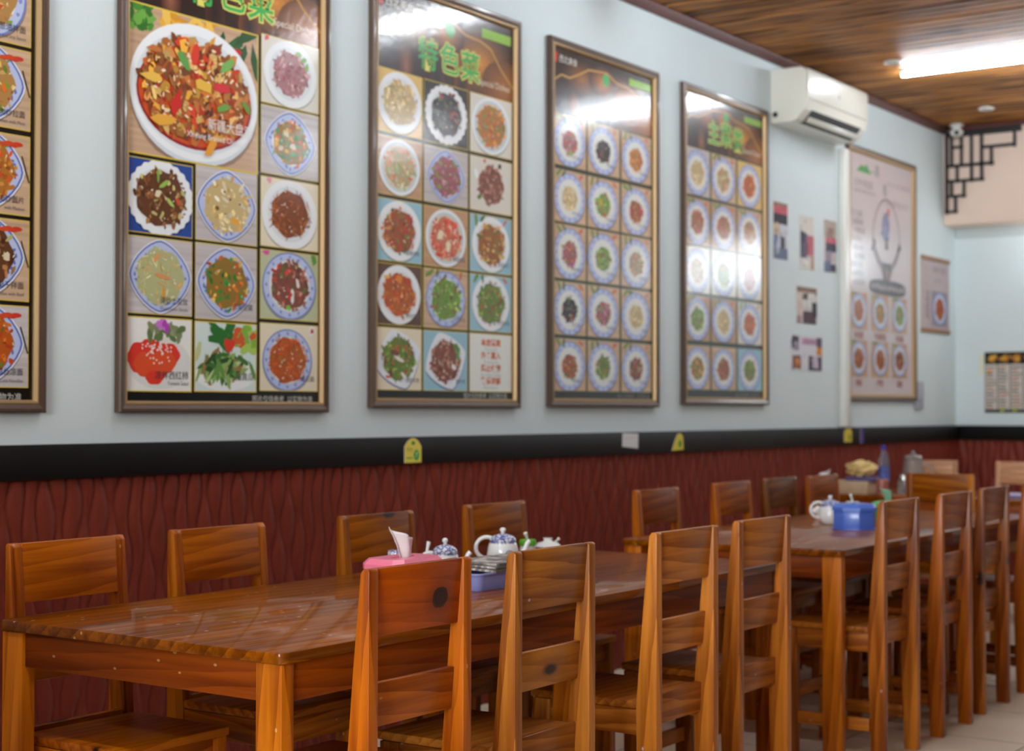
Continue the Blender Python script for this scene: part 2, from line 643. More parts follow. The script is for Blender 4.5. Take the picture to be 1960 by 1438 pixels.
def wave_panel(name, length, height, res, seed):
    """carved board: sinuous vertical ridges whose neighbours swing in and out of step"""
    rng = np.random.RandomState(seed)
    nx = int(length / res) + 1
    nz = int(height / 0.022) + 1
    xs = np.linspace(0, length, nx)
    zs = np.linspace(0, height, nz)
    p = 0.052
    nl = int(length / p) + 6
    ph = rng.uniform(0, 2 * PI, nl) * 0.55 + (np.arange(nl) % 2) * PI * 0.8
    am = rng.uniform(0.009, 0.0165, nl)
    H = np.zeros((nz, nx), np.float32)
    for j, z in enumerate(zs):
        line = (np.arange(nl) - 2) * p + am * np.sin(2 * PI * z / 0.27 + ph) + 0.006 * np.sin(2 * PI * z / 0.61 + ph * 2)
        line = np.sort(line)
        k = np.searchsorted(line, xs) - 1
        k = np.clip(k, 0, nl - 2)
        wd = line[k + 1] - line[k]
        t = (xs - line[k]) / np.maximum(wd, 1e-4)
        s = np.clip(wd / p, 0.15, 1.2)
        H[j] = 0.014 * np.minimum(s, 1.1) * np.sin(PI * t) ** 0.75
    X, Z = np.meshgrid(xs, zs)
    V = np.stack([X, -H, Z], -1).reshape(-1, 3)
    i0 = (np.arange(nz - 1)[:, None] * nx + np.arange(nx - 1)[None, :]).ravel()
    Fq = np.stack([i0, i0 + 1, i0 + nx + 1, i0 + nx], -1)
    me = bpy.data.meshes.new(name)
    me.vertices.add(len(V))
    me.vertices.foreach_set('co', V.astype(np.float32).ravel())
    me.loops.add(Fq.size)
    me.loops.foreach_set('vertex_index', Fq.astype(np.int32).ravel())
    me.polygons.add(len(Fq))
    me.polygons.foreach_set('loop_start', np.arange(0, Fq.size, 4, dtype=np.int32))
    me.update(calc_edges=True)
    me.validate()
    me.polygons.foreach_set('use_smooth', [True] * len(me.polygons))
    o = link(name, me, M['red_panel'])
    o['kind'] = 'structure'
    return o


wp = wave_panel('trim_4', 9.648, 1.045, 0.0055, 3)
wp.location = (1.8, D - 0.004, 0)
wp2 = wave_panel('trim_5', 3.2, 1.045, 0.006, 5)
wp2.location = (XE - 0.004, D - 0.02, 0)
wp2.rotation_euler = (0, 0, -PI / 2)
struct('trim_6', box_bm(XL, XE, D - 0.032, D, 1.036, 1.143, 0.003), M['band'])
struct('trim_7', box_bm(XE - 0.032, XE, YF, D - 0.034, 1.036, 1.143, 0.003), M['band'])

# ------------------------------------------------------------------ lamps


def tube_lamp(x, y1, length, label):
    r = empty('fluorescent_lamp', (x, y1 - length / 2, ZC))
    tag(r, label, 'ceiling lamp', 'fluorescent lamps on the slatted ceiling')
    from_bm('housing', box_bm(-0.014, 0.014, -length / 2, length / 2, -0.016, 0, 0.003), M['tube_body'], r)
    b = bmesh.new()
    add_tube(b, [(0, -length / 2 + 0.01, -0.031), (0, length / 2 - 0.01, -0.029)], 0.0115, 14)
    from_bm('tube', b, M['tube'], r)
    return r


L = 1.5
for i, x in enumerate((9.13, 6.45, 3.80, 1.15)):
    nm = ('past the air conditioner', 'above the first long table', 'above the near posters', 'close to the street windows')[i]
    tube_lamp(x, 3.48, L, 'slim white fluorescent tube on the ceiling ' + nm)
    if i in (0, 3):
        tube_lamp(x, 0.9, L, 'added slim white fluorescent tube in an unseen second row of the ceiling ' + nm)  # second-row tubes added out of view to brighten the floor and left side
for y_, nm in ((2.6, 'nearest the street windows, by the poster wall'), (1.0, 'nearest the street windows, in mid room')):
    tube_lamp(-1.4, y_, L, 'added slim white fluorescent tube out of view, ' + nm)  # extra tubes out of view, added to light the chairs from the left

# backlit menu box under the beam at the far end
r = empty('menu_light_box', (XE, 2.35, 2.21))
tag(r, 'long backlit menu box under the beige beam on the end wall', 'light box')
from_bm('casing', box_bm(-0.16, -0.002, -0.80, 0.80, 0.0, 0.385, 0.006), M['white_plastic'], r)
from_bm('lit_panel', box_bm(-0.172, -0.161, -0.78, 0.78, 0.02, 0.365, 0.003), M['lightbox'], r)
from_bm('lit_side', box_bm(-0.15, -0.02, 0.801, 0.806, 0.03, 0.35, 0.001), M['lightbox'], r)

for i, (x, y) in enumerate(((8.875, 3.43), (10.6, 3.44))):
    r = empty('downlight', (x, y, ZC))
    tag(r, ('small round recessed downlight beside the fluorescent tube', 'small round recessed downlight near the far end of the ceiling')[i], 'ceiling light', 'recessed downlights')
    b = bmesh.new()
    add_lathe(b, [(0.035, 0.002), (0.052, 0.002), (0.055, -0.006), (0.046, -0.012), (0.036, -0.006)], 28)
    from_bm('ring', b, M['white_plastic'], r)
    b = bmesh.new()
    add_lathe(b, [(0.036, 0.0), (0.036, -0.005), (0.0, -0.009)], 28)
    from_bm('lens', b, M['glass_lens'], r)

# ------------------------------------------------------------------ chairs
W2 = 0.175
PT = 0.030


def front_y(z):
    """front edge of the back posts (rear edge is the plane y = 0)"""
    if z <= 0.47:
        return 0.062
    return 0.062 - (z - 0.47) * (0.062 - 0.024) / 0.46


def make_chair():
    r = empty('dining_chair')
    pm = M['pine']
    for s in (-1, 1):
        xa, xb = sorted((s * W2, s * (W2 - PT)))
        prof = [(0, 0), (0, 0.925), (0.004, 0.93), (0.016, 0.93), (0.0235, 0.92), (front_y(0.72), 0.72), (0.062, 0.47), (0.06, 0.30), (0.052, 0)]
        from_bm('back_post', prism_bm(prof, 'x', xa, xb, 0.0022), pm, r, grain='z')
    xi = W2 - PT - 0.0005

    def slat(name, z0, z1, th, mat, inset=0.002, bev=0.0025, goff=None):
        pr = [(front_y(z0) - inset - th, z0), (front_y(z0) - inset, z0), (front_y(z1) - inset, z1), (front_y(z1) - inset - th, z1)]
        return from_bm(name, prism_bm(pr, 'x', -xi, xi, bev), mat, r, grain='x', goff=goff)
    slat('backrest', 0.788, 0.929, 0.019, pm, 0.001)
    slat('back_slat', 0.600, 0.692, 0.017, pm)
    slat('rear_rail', 0.412, 0.494, 0.02, pm)
    from_bm('seat', box_bm(-W2 + 0.001, W2 - 0.001, 0.0635, 0.40, 0.463, 0.484, 0.004), pm, r, grain='x')
    for s in (-1, 1):
        xa, xb = sorted((s * W2, s * (W2 - PT)))
        from_bm('front_leg', box_bm(xa, xb, 0.335, 0.39, 0, 0.462, 0.0025), pm, r, grain='z')
        xa, xb = sorted((s * (W2 - 0.003), s * (W2 - 0.024)))
        from_bm('side_rail', box_bm(xa, xb, 0.063, 0.334, 0.395, 0.462, 0.002), pm, r, grain='y')
        from_bm('stretcher', box_bm(xa, xb, 0.060, 0.334, 0.115, 0.160, 0.002), pm, r, grain='y')
    from_bm('front_rail', box_bm(-xi, xi, 0.355, 0.375, 0.395, 0.462, 0.002), pm, r, grain='x')
    from_bm('front_stretcher', box_bm(-xi, xi, 0.355, 0.375, 0.20, 0.245, 0.002), pm, r, grain='x')
    return r


proto = make_chair()
G1 = 'wooden chairs on the open side of the long tables'
G2 = 'wooden chairs on the wall side of the long tables'
# x of the left rear corner, y of the rear plane, rotation, tint, label, group
near = [
    (2.456, 2.05, 0.0, (0.84, 0.66, 0.42), 'orange pine chair with a large dark knot on its backrest, nearest of all', G1),
    (2.945, 2.032, 0.01, (0.80, 0.92, 2.8), 'brown pine chair second from the table end, in front of the newspapers', G1),
    (3.625, 2.05, 0.0, (1.10, 1.25, 3.6), 'honey pine chair third along the near side of the front table', G1),
    (4.150, 2.072, -0.005, (0.86, 0.88, 2.0), 'narrow-looking pine chair at the far end of the front table, open side', G1),
    (5.335, 2.10, 0.0, (0.84, 0.84, 2.0), 'pine chair right of the second table corner, before the green tissue box', G1),
    (5.925, 2.10, 0.0, (0.70, 0.56, 0.42), 'darker reddish pine chair just beyond the corner chair of the second table', G1),
    (6.470, 2.12, 0.0, (0.70, 0.62, 0.5), 'pine chair with a knot low on its leg, third along the second table', G1),
    (7.070, 2.12, 0.0, (0.62, 0.46, 0.34), 'pine chair cut by the right edge, last along the second table', G1),
]
far = [
    (2.425, 3.152, 0.0, (1.00, 0.88, 0.62), 'orange pine chair with wavy grain, by the wall at the near table end', G2),
    (2.950, 3.160, 0.0, (0.86, 0.78, 0.56), 'pine chair with a patchy repaired backrest, second along the wall side', G2),
    (3.632, 3.160, 0.0, (0.62, 0.60, 0.46), 'dull brown chair behind the pink tissue box, wall side', G2),
    (4.302, 3.185, 0.0, (0.56, 0.50, 0.40), 'dark brown chair behind the big white teapot, wall side', G2),
    (5.495, 3.220, 0.0, (0.74, 0.64, 0.46), 'brown chair at the near wall corner of the second table', G2),
    (6.235, 3.255, 0.0, (0.86, 0.72, 0.50), 'pine chair with dark grain figure, second on the wall side of the second table', G2),
    (6.760, 3.265, 0.0, (0.38, 0.38, 0.34), 'dark grey-brown chair, third on the wall side of the second table', G2),
    (7.180, 3.230, 0.0, (0.66, 0.52, 0.34), 'brown chair just left of the stacked cartons, wall side', G2),
]
chairs = []
first = True
for k, (x, y, rz, tint, lab, gr) in enumerate(near + far):
    o = proto if first else copy_tree(proto)
    first = False
    if k < len(near):
        o.location = (x + W2, y, 0)
        o.rotation_euler = (0, 0, rz)
    else:
        o.location = (x + W2, y, 0)
        o.rotation_euler = (0, 0, PI + rz)
    tag(o, lab, 'chair', gr)
    set_tint(o, tint)
    chairs.append(o)
for ch in chairs[0].children:
    if ch.name.startswith('backrest'):
        ch.data = ch.data.copy()
        ch.data.materials[0] = M['pine_knot']
        n = len(ch.data.vertices)
        co = np.empty(n * 3, np.float32)
        ch.data.vertices.foreach_get('co', co)
        ch.data.attributes['grain'].data.foreach_set('vector', co)
extra = [
    (7.86, 2.80, -PI / 2, (0.84, 0.90, 0.45), 'bright orange chair seen from behind at the end of the second table', 'chairs at the cross table'),
    (10.02, 3.62, PI / 2, (1.0, 0.97, 0.93), 'pale pine chair beyond the glass jug, facing us', 'chairs at the cross table'),
    (10.02, 3.02, PI / 2, (1.0, 0.97, 0.93), 'pale pine chair at the right edge beyond the cross table', 'chairs at the cross table'),
]
for (x, y, rz, tint, lab, gr) in extra:
    o = copy_tree(chairs[1])
    o.location = (x, y, 0)
    o.rotation_euler = (0, 0, rz)
    tag(o, lab, 'chair', gr)
    set_tint(o, tint)
    if rz > 0:
        for ch in o.children:
            ch.data = ch.data.copy()
            ch.data.materials[0] = M['pine_pale']

# ------------------------------------------------------------------ tables
TZ = 0.76


def make_table(lx, ly, name='dining_table', legs_mid=True):
    r = empty(name)
    tm = M['table']
    c = 0.02
    out = []
    for (cx, cy, a0) in ((lx - c, c, -PI / 2), (lx - c, ly - c, 0), (c, ly - c, PI / 2), (c, c, PI)):
        for k in range(5):
            a = a0 + k * PI / 8
            out.append((cx + c * math.cos(a), cy + c * math.sin(a)))
    from_bm('table_top', prism_bm(out, 'z', TZ - 0.024, TZ, 0.003), tm, r, grain='x')
    a0, a1 = 0.655, TZ - 0.0245
    lw, ld, o = 0.038, 0.073, 0.008
    for s in (0, 1):
        y = o + 0.006 if s == 0 else ly - o - 0.006 - 0.022
        from_bm('long_apron', box_bm(o + lw, lx - o - lw, y, y + 0.022, a0, a1, 0.002), M['apron'], r, grain='x')
        x = o + 0.008 if s == 0 else lx - o - 0.008 - 0.022
        from_bm('end_apron', box_bm(x, x + 0.022, o + ld, ly - o - ld, a0, a1, 0.002), M['apron'], r, grain='y')
    xs = [o, lx - o - lw]
    for x in xs:
        for y in (o, ly - o - ld):
            from_bm('leg', box_bm(x, x + lw, y, y + ld, 0, a1, 0.004), M['pine'], r, grain='z')
    if legs_mid:
        for y in (o + 0.03,):
            from_bm('leg', box_bm(lx / 2 - lw / 2, lx / 2 + lw / 2, y, y + ld, 0, a1, 0.004), M['pine'], r, grain='z')
    return r


t1 = make_table(2.36, 0.90)
t1.location = (2.362, 2.198, 0)
tag(t1, 'long scuffed brown wooden table in front, holding the pink tissue box', 'table', 'long wooden dining tables')
t2 = copy_tree(t1)
t2.location = (5.225, 2.21, 0)
tag(t2, 'long brown wooden table farther back, holding the blue tissue box', 'table', 'long wooden dining tables')
for t in (t1, t2):
    for ch in t.children:
        ch.color = (1, 0.92, 0.72, 1) if ch.name.startswith('leg') else ((0.8, 0.7, 0.6, 1) if 'apron' in ch.name else (1, 1, 1, 1))
t3 = make_table(0.85, 1.35, legs_mid=False)
t3.location = (8.70, 2.55, 0)
tag(t3, 'wooden cross table against the wall, loaded with cartons and a bottle', 'table')

# ------------------------------------------------------------------ posters


class Print:
    def __init__(self, w, h, y0):
        self.w, self.h = w, h
        self.v, self.f, self.c = [], [], []
        self.y0 = y0
        self.k = 0

    def start(self, k=0):
        self.k = k

    def poly(self, pts, rgb, col2=None):
        y = -(self.y0 + self.k * 1.1e-5)
        self.k += 1
        b = len(self.v)
        self.v += [(p[0], y, p[1]) for p in pts]
        self.f.append(list(range(b, b + len(pts))))
        self.c += [lin(rgb)] * len(pts)

    def rect(self, u0, v0, u1, v1, rgb):
        self.poly([(u0, v0), (u1, v0), (u1, v1), (u0, v1)], rgb)

    def oval(self, cx, cy, rx, ry, rgb, n=26, p=2.0, rot=0.0, wob=0.0, nw=14, clip=None):
        pts = []
        if wob:
            n = max(n, nw * 4)
        for k in range(n):
            a = 2 * PI * k / n
            ca, sa = math.cos(a), math.sin(a)
            x = math.copysign(abs(ca) ** (2 / p), ca)
            y = math.copysign(abs(sa) ** (2 / p), sa)
            q = 1 + wob * math.cos(nw * a)
            x, y = x * q, y * q
            pts.append((cx + rx * (x * math.cos(rot) - y * math.sin(rot)), cy + ry * (x * math.sin(rot) + y * math.cos(rot))))
        if clip:
            pts = [(min(max(a, clip[0]), clip[2]), min(max(b, clip[1]), clip[3])) for a, b in pts]
        self.poly(pts, rgb)

    def blob(self, cx, cy, r, rgb, rng, stretch=1.0, clip=None):
        n = rng.randint(5, 8)
        rot = rng.uniform(0, PI)
        pts = []
        for k in range(n):
            a = 2 * PI * k / n + rng.uniform(-0.25, 0.25)
            q = r * rng.uniform(0.7, 1.2)
            x, y = q * math.cos(a) * stretch, q * math.sin(a) / math.sqrt(stretch)
            pts.append((cx + x * math.cos(rot) - y * math.sin(rot), cy + x * math.sin(rot) + y * math.cos(rot)))
        if clip:
            pts = [(min(max(a, clip[0]), clip[2]), min(max(b, clip[1]), clip[3])) for a, b in pts]
        self.poly(pts, rgb)

    def glow(self, cx, cy, rx, ry, c0, c1, steps=9, clip=None):
        for k in range(steps):
            t = k / (steps - 1)
            q = 1 - t * 0.92
            self.oval(cx, cy, rx * q, ry * q, tuple(c1[i] + (c0[i] - c1[i]) * t for i in range(3)), 22, clip=clip)

    def line(self, pts, wd, rgb):
        for a, b in zip(pts, pts[1:]):
            dx, dy = b[0] - a[0], b[1] - a[1]
            l = math.hypot(dx, dy) or 1
            nx, ny = -dy / l * wd / 2, dx / l * wd / 2
            self.poly([(a[0] + nx, a[1] + ny), (a[0] - nx, a[1] - ny), (b[0] - nx, b[1] - ny), (b[0] + nx, b[1] + ny)], rgb)

    def text(self, s, u, v, size, rgb, align='LEFT', off=0.0, sx=1.0):
        cu = bpy.data.curves.new('lettering', 'FONT')
        cu.body = s
        cu.size = size
        cu.align_x = align
        cu.offset = off
        cu.fill_mode = 'FRONT'
        cu.resolution_u = 2
        ob = bpy.data.objects.new('lettering', cu)
        COL.objects.link(ob)
        dg = bpy.context.evaluated_depsgraph_get()
        ev = ob.evaluated_get(dg)
        me = ev.to_mesh()
        y = -(self.y0 + self.k * 1.1e-5 + 2e-5)
        self.k += 3
        b = len(self.v)
        c = lin(rgb)
        for vt in me.vertices:
            self.v.append((u + vt.co.x * sx, y, v + vt.co.y))
            self.c.append(c)
        for p in me.polygons:
            self.f.append([b + i for i in p.vertices])
        ev.to_mesh_clear()
        bpy.data.objects.remove(ob)
        bpy.data.curves.remove(cu)

    def build(self, name, mat, parent=None, loc=(0, 0, 0)):
        me = bpy.data.meshes.new(name)
        me.from_pydata(self.v, [], self.f)
        at = me.attributes.new('Col', 'FLOAT_COLOR', 'POINT')
        at.data.foreach_set('color', np.array(self.c, np.float32).ravel())
        # make every printed face look out from the wall
        bm = bmesh.new()
        bm.from_mesh(me)
        for f in bm.faces:
            f.normal_update()
            if f.normal.y > 0:
                f.normal_flip()
        bm.to_mesh(me)
        bm.free()
        me.update()
        return link(name, me, mat, parent, loc)


PAL = {
    'stew': [(150, 78, 24), (176, 100, 36), (122, 56, 16), (206, 140, 40), (196, 44, 24), (92, 40, 16), (214, 160, 70)],
    'meat': [(150, 82, 62), (170, 104, 84), (120, 58, 44), (196, 140, 120), (206, 60, 44), (98, 110, 50)],
    'pinkmeat': [(196, 142, 146), (176, 112, 120), (214, 170, 170), (160, 92, 100)],
    'noodle': [(206, 156, 84), (226, 184, 110), (184, 124, 60), (236, 206, 140), (196, 88, 40), (120, 150, 50)],
    'brown': [(112, 66, 34), (140, 88, 46), (90, 48, 24), (170, 120, 70), (196, 190, 120)],
    'shred': [(150, 74, 26), (176, 92, 36), (120, 54, 18), (196, 116, 50)],
    'omelet': [(236, 214, 150), (240, 226, 180), (226, 180, 96), (246, 236, 206)],
    'pale': [(214, 212, 158), (226, 222, 176), (196, 206, 130), (226, 168, 96)],
    'mixveg': [(226, 170, 60), (206, 80, 30), (60, 140, 50), (236, 190, 90), (40, 116, 40), (226, 120, 40)],
    'carrot': [(216, 96, 24), (196, 76, 18), (232, 128, 44), (140, 110, 40), (176, 62, 20)],
    'greens': [(120, 150, 50), (84, 120, 40), (150, 176, 70), (130, 92, 56), (196, 80, 50)],
    'leafy': [(130, 176, 60), (160, 196, 90), (96, 140, 44), (146, 100, 64), (120, 80, 52)],
    'fungus': [(38, 28, 34), (54, 42, 46), (30, 22, 28), (150, 70, 50), (96, 110, 60)],
    'pepper': [(196, 60, 36), (150, 86, 52), (206, 130, 70), (96, 120, 50), (120, 62, 40)],
    'onion': [(176, 96, 120), (196, 130, 150), (150, 84, 60), (196, 84, 48), (120, 150, 70)],
    'gold': [(206, 130, 44), (226, 160, 70), (176, 96, 30), (214, 84, 40), (120, 140, 60)],
    'kung': [(176, 106, 40), (140, 70, 24), (206, 150, 70), (150, 50, 24), (96, 110, 40), (226, 190, 110)],
    'tomato': [(226, 70, 40), (236, 120, 90), (246, 206, 176), (214, 52, 28)],
    'skewer': [(206, 106, 36), (226, 140, 56), (176, 74, 22), (196, 60, 28)],
    'slices': [(150, 84, 66), (176, 110, 90), (124, 64, 48), (196, 150, 130)],
    'slaw': [(196, 186, 140), (206, 120, 100), (150, 160, 90), (176, 92, 92)],
    'soup': [(226, 170, 130), (240, 214, 176), (150, 176, 90), (232, 120, 80)],
    'beanpale': [(222, 196, 140), (236, 216, 170), (206, 176, 110)],
}
BGS = {'tan': (202, 170, 138), 'grey': (196, 190, 190), 'blue': (34, 70, 150), 'pale': (222, 218, 206), 'sky': (150, 196, 214), 'dark': (40, 30, 30),
       'cream': (232, 222, 196), 'white': (238, 240, 236), 'brown': (90, 60, 46), 'wood': (190, 150, 112), 'yellow': (226, 190, 110)}


def dish(P, cell, bg, plate, pal, rng, fill=0.62, garnish=None, caption=None, n=70, border=(226, 196, 70), strand=False, chopstick=False,
         chilli=False, centre=(0.5, 0.5), size=0.45, dens=1.0, grow=1.0):
    u0, v0, u1, v1 = cell
    P.start(200)
    if border:
        P.rect(u0 - 0.0028, v0 - 0.0028, u1 + 0.0028, v1 + 0.0028, border)
    P.rect(u0, v0, u1, v1, BGS.get(bg, bg) if isinstance(bg, str) else bg)
    w_, h_ = u1 - u0, v1 - v0
    if bg in ('tan', 'wood', 'grey'):
        base = BGS[bg]
        for k in range(9):
            q = rng.uniform(-14, 12)
            vv = v0 + h_ * (k + 0.3) / 9
            P.rect(u0, vv, u1, vv + h_ * 0.045, tuple(min(255, max(0, c + q)) for c in base))
    cx, cy = u0 + w_ * centre[0], v0 + h_ * centre[1]
    clip = (u0, v0, u1, v1)
    S = min(w_, h_)
    rx, ry = w_ * size, h_ * size
    if rx > ry * 1.16:
        rx = ry * 1.16
    shadow = tuple(c * 0.72 for c in (BGS.get(bg, bg) if isinstance(bg, str) else bg))
    fx = fy = min(0.86, fill * 1.24)
    if plate == 'diamond':
        P.oval(cx, cy - S * 0.025, rx * 1.06, ry * 1.06, shadow, 28, 1.55, clip=clip)
        P.oval(cx, cy, rx * 1.06, ry * 1.06, (228, 232, 242), 28, 1.55, clip=clip)
        P.oval(cx, cy, rx * 1.02, ry * 1.02, (84, 108, 186), 28, 1.55, clip=clip)
        P.oval(cx, cy, rx * 0.97, ry * 0.97, (186, 198, 232), 28, 1.55, clip=clip)
        for k in range(22):
            a = rng.uniform(0, 2 * PI)
            P.blob(cx + rx * 0.84 * math.cos(a) * (1 - 0.12 * abs(math.sin(2 * a))), cy + ry * 0.84 * math.sin(a) * (1 - 0.12 * abs(math.sin(2 * a))), S * 0.024, (96, 116, 192), rng, 1.4, clip)
        P.oval(cx, cy, rx * 0.76, ry * 0.76, (236, 238, 244), 26, 1.7, clip=clip)
    elif plate in ('blue', 'scallop'):
        P.oval(cx, cy - S * 0.025, rx * 1.04, ry * 1.04, shadow, 30, clip=clip)
        wv = 0.02 if plate == 'scallop' else 0.0
        P.oval(cx, cy, rx * 1.03, ry * 1.03, (112, 132, 200), 30, wob=wv, clip=clip)
        P.oval(cx, cy, rx * 0.98, ry * 0.98, (188, 200, 232), 30, wob=wv, clip=clip)
        for k in range(16):
            a = 2 * PI * k / 16
            P.blob(cx + rx * 0.88 * math.cos(a), cy + ry * 0.88 * math.sin(a), S * 0.03, (126, 146, 208), rng, 1.2, clip)
        P.oval(cx, cy, rx * 0.78, ry * 0.78, (226, 230, 226), 26, clip=clip)
    elif plate in ('white', 'lace', 'bowl'):
        P.oval(cx, cy - S * 0.03, rx * 1.05, ry * 1.05, shadow, 30, clip=clip)
        P.oval(cx, cy, rx * 1.05, ry * 1.05, (236, 240, 242), 30, wob=0.025 if plate == 'lace' else 0, nw=24, clip=clip)
        P.oval(cx, cy, rx * 0.84, ry * 0.84, (222, 228, 232), 28, clip=clip)
        if plate == 'bowl':
            P.oval(cx, cy, rx * 0.93, ry * 0.93, (196, 214, 222), 28, clip=clip)
            P.oval(cx, cy, rx * 0.86, ry * 0.86, (214, 206, 190), 28, clip=clip)
    elif plate == 'square':
        P.oval(cx, cy - S * 0.03, rx * 1.08, ry * 1.08, (70, 92, 150), 28, 1.35, rot=0.35, clip=clip)
        P.oval(cx, cy, rx * 1.08, ry * 1.08, (232, 238, 244), 28, 1.35, rot=0.35, clip=clip)
        P.oval(cx, cy, rx * 0.86, ry * 0.86, (218, 226, 236), 28, 1.35, rot=0.35, clip=clip)
    cols = PAL[pal]
    if chilli:
        P.blob(u0 + w_ * 0.14, v1 - h_ * 0.06, S * 0.07, (98, 140, 50), rng, 2.2, clip)
        P.blob(u0 + w_ * 0.30, v1 - h_ * 0.05, S * 0.06, (70, 110, 40), rng, 2.0, clip)
        P.blob(u1 - w_ * 0.16, v1 - h_ * 0.07, S * 0.05, (206, 84, 52), rng, 2.0, clip)
    mid = tuple(sum(c[i] for c in cols[:3]) / 3 for i in range(3))
    P.oval(cx, cy, rx * fx * 0.92, ry * fy * 0.92, tuple(c * 0.86 for c in mid), 18, wob=0.05, nw=7, clip=clip)
    nb = int(n * dens)
    for k in range(nb):
        a = rng.uniform(0, 2 * PI)
        q = math.sqrt(rng.random()) * fx
        c = rng.choice(cols)
        j = rng.uniform(0.84, 1.14)
        c = tuple(min(255, x * j) for x in c)
        P.blob(cx + rx * q * math.cos(a), cy + ry * q * math.sin(a), S * (rng.uniform(0.012, 0.022) if strand else rng.uniform(0.018, 0.045)), c, rng,
               rng.uniform(2.5, 4.5) if strand else rng.uniform(1.0, 2.0), clip)
    for k in range(int(nb * 0.22)):
        a = rng.uniform(0, 2 * PI)
        q = math.sqrt(rng.random()) * fx * 0.95
        c = rng.choice([(246, 236, 214), (236, 226, 190), tuple(v * 0.5 for v in mid)])
        P.blob(cx + rx * q * math.cos(a), cy + ry * q * math.sin(a), S * rng.uniform(0.008, 0.016), c, rng, 1.8, clip)
    if garnish:
        for (dx, dy, r_, c, st) in garnish:
            P.blob(cx + rx * dx, cy + ry * dy, S * r_, c, rng, st, clip)
    if chopstick:
        P.line([(u1 - w_ * 0.10, v0 + h_ * 0.75), (u1 - w_ * 0.005, v0 + h_ * 0.42)], S * 0.02, (46, 30, 24))
    if caption:
        P.text(caption[0], u1 - w_ * 0.06, v0 + h_ * 0.15, S * 0.10, (52, 52, 66), 'RIGHT')
        if len(caption) > 1:
            P.text(caption[1], u1 - w_ * 0.06, v0 + h_ * 0.055, S * 0.062, (90, 92, 104), 'RIGHT')


def poster_frame(name, x0, x1, z0, z1, label, wide=0.028, lip=0.011, lip_mat=None, y=D):
    r = empty(name, (x0, y - 0.001, z0))
    tag(r, label, 'poster')
    w_, h_ = x1 - x0, z1 - z0

    def loops(prof):
        b = bmesh.new()
        rows = []
        for d, hgt in prof:
            rows.append([b.verts.new(p) for p in ((d, -hgt, d), (w_ - d, -hgt, d), (w_ - d, -hgt, h_ - d), (d, -hgt, h_ - d))])
        for a_, b_ in zip(rows, rows[1:]):
            for k in range(4):
                b.faces.new((a_[k], a_[(k + 1) % 4], b_[(k + 1) % 4], b_[k]))
        return b
    b = loops([(0.004, 0.0), (0, 0.002), (0, 0.024), (0.005, 0.029), (wide * 0.45, 0.029), (wide, 0.023), (wide, 0.004)])
    o = from_bm('frame', b, M['frame'], r, ang=20)
    b = loops([(wide + 0.0003, 0.006), (wide + 0.0003, 0.0245), (wide + lip * 0.5, 0.0255), (wide + lip, 0.013), (wide + lip, 0.006)])
    o = from_bm('frame_lip', b, lip_mat or M['gold'], r, ang=20)
    o['label'] = 'gold inner lip'
    b = box_bm(0.006, w_ - 0.006, -0.006, -0.0005, 0.006, h_ - 0.006)
    from_bm('backing_board', b, M['dark_plastic'], r)
    return r, w_, h_


NOTE = '图片仅供参考  以实物为准'


def header(P, u0, v0, u1, v1, rng, title=None, seal=True, small=None):
    """dark brown banner with amber glow, seal and green title"""
    P.start(6)
    P.rect(u0, v0, u1, v1, (40, 22, 14))
    W_, H_ = u1 - u0, v1 - v0
    clip = (u0, v0, u1, v1)
    for (cx, cy, rx, ry, c0, c1) in ((0.28, 0.62, 0.22, 0.34, (150, 92, 34), (40, 22, 14)), (0.74, 0.42, 0.30, 0.5, (214, 138, 46), (48, 26, 14)),
                                     (0.93, 0.20, 0.18, 0.34, (170, 104, 44), (110, 66, 28)), (0.48, 0.66, 0.14, 0.26, (196, 128, 48), (70, 40, 18))):
        P.glow(u0 + W_ * cx, v0 + H_ * cy, W_ * rx, H_ * ry, c0, c1, 10, clip)
    for (cx, cy, rx, ry, c0, c1) in ((0.08, 0.16, 0.10, 0.40, (30, 20, 30), (44, 24, 16)), (0.42, 0.10, 0.05, 0.40, (30, 18, 18), (70, 38, 20)), (0.20, 0.12, 0.05, 0.3, (150, 96, 70), (70, 40, 26)), (0.60, 0.06, 0.06, 0.2, (34, 20, 18), (110, 62, 26))):
        P.glow(u0 + W_ * cx, v0 + H_ * cy, W_ * rx, H_ * ry, c0, c1, 7, clip)
    ridge = [(0.0, 0.45), (0.08, 0.58), (0.16, 0.57), (0.24, 0.66), (0.34, 0.79), (0.46, 0.82), (0.52, 0.83), (0.62, 0.72), (0.74, 0.70), (0.82, 0.64), (0.90, 0.42), (1.0, 0.22)]
    P.line([(u0 + W_ * a_, v0 + H_ * b_) for a_, b_ in ridge], H_ * 0.03, (196, 146, 74))
    if seal:
        P.rect(u0 + W_ * 0.01, v1 - H_ * 0.24, u0 + W_ * 0.045, v1 - H_ * 0.09, (206, 48, 34))
        P.text('西北美食', u0 + W_ * 0.06, v1 - H_ * 0.22, H_ * 0.13, (236, 232, 224))
    P.oval(u0 + W_ * 0.51, v1 - H_ * 0.28, W_ * 0.035, H_ * 0.10, (70, 170, 84), 20)
    P.rect(u1 - W_ * 0.25, v1 - H_ * 0.24, u1 - W_ * 0.02, v1 - H_ * 0.12, (134, 186, 46))
    if title:
        for k, chx in enumerate(title):
            uu = u0 + W_ * (0.28 + 0.155 * k)
            vv = v0 + H_ * (0.19 if k != 1 else 0.21)
            P.text(chx, uu, vv, W_ * 0.145, (226, 220, 110), 'LEFT', off=W_ * 0.008)
            P.text(chx, uu, vv, W_ * 0.145, (58, 176, 84), 'LEFT', off=W_ * 0.0018)
        P.text(small or 'Special Dishes', u0 + W_ * 0.73, v0 + H_ * 0.16, W_ * 0.042, (240, 226, 200))


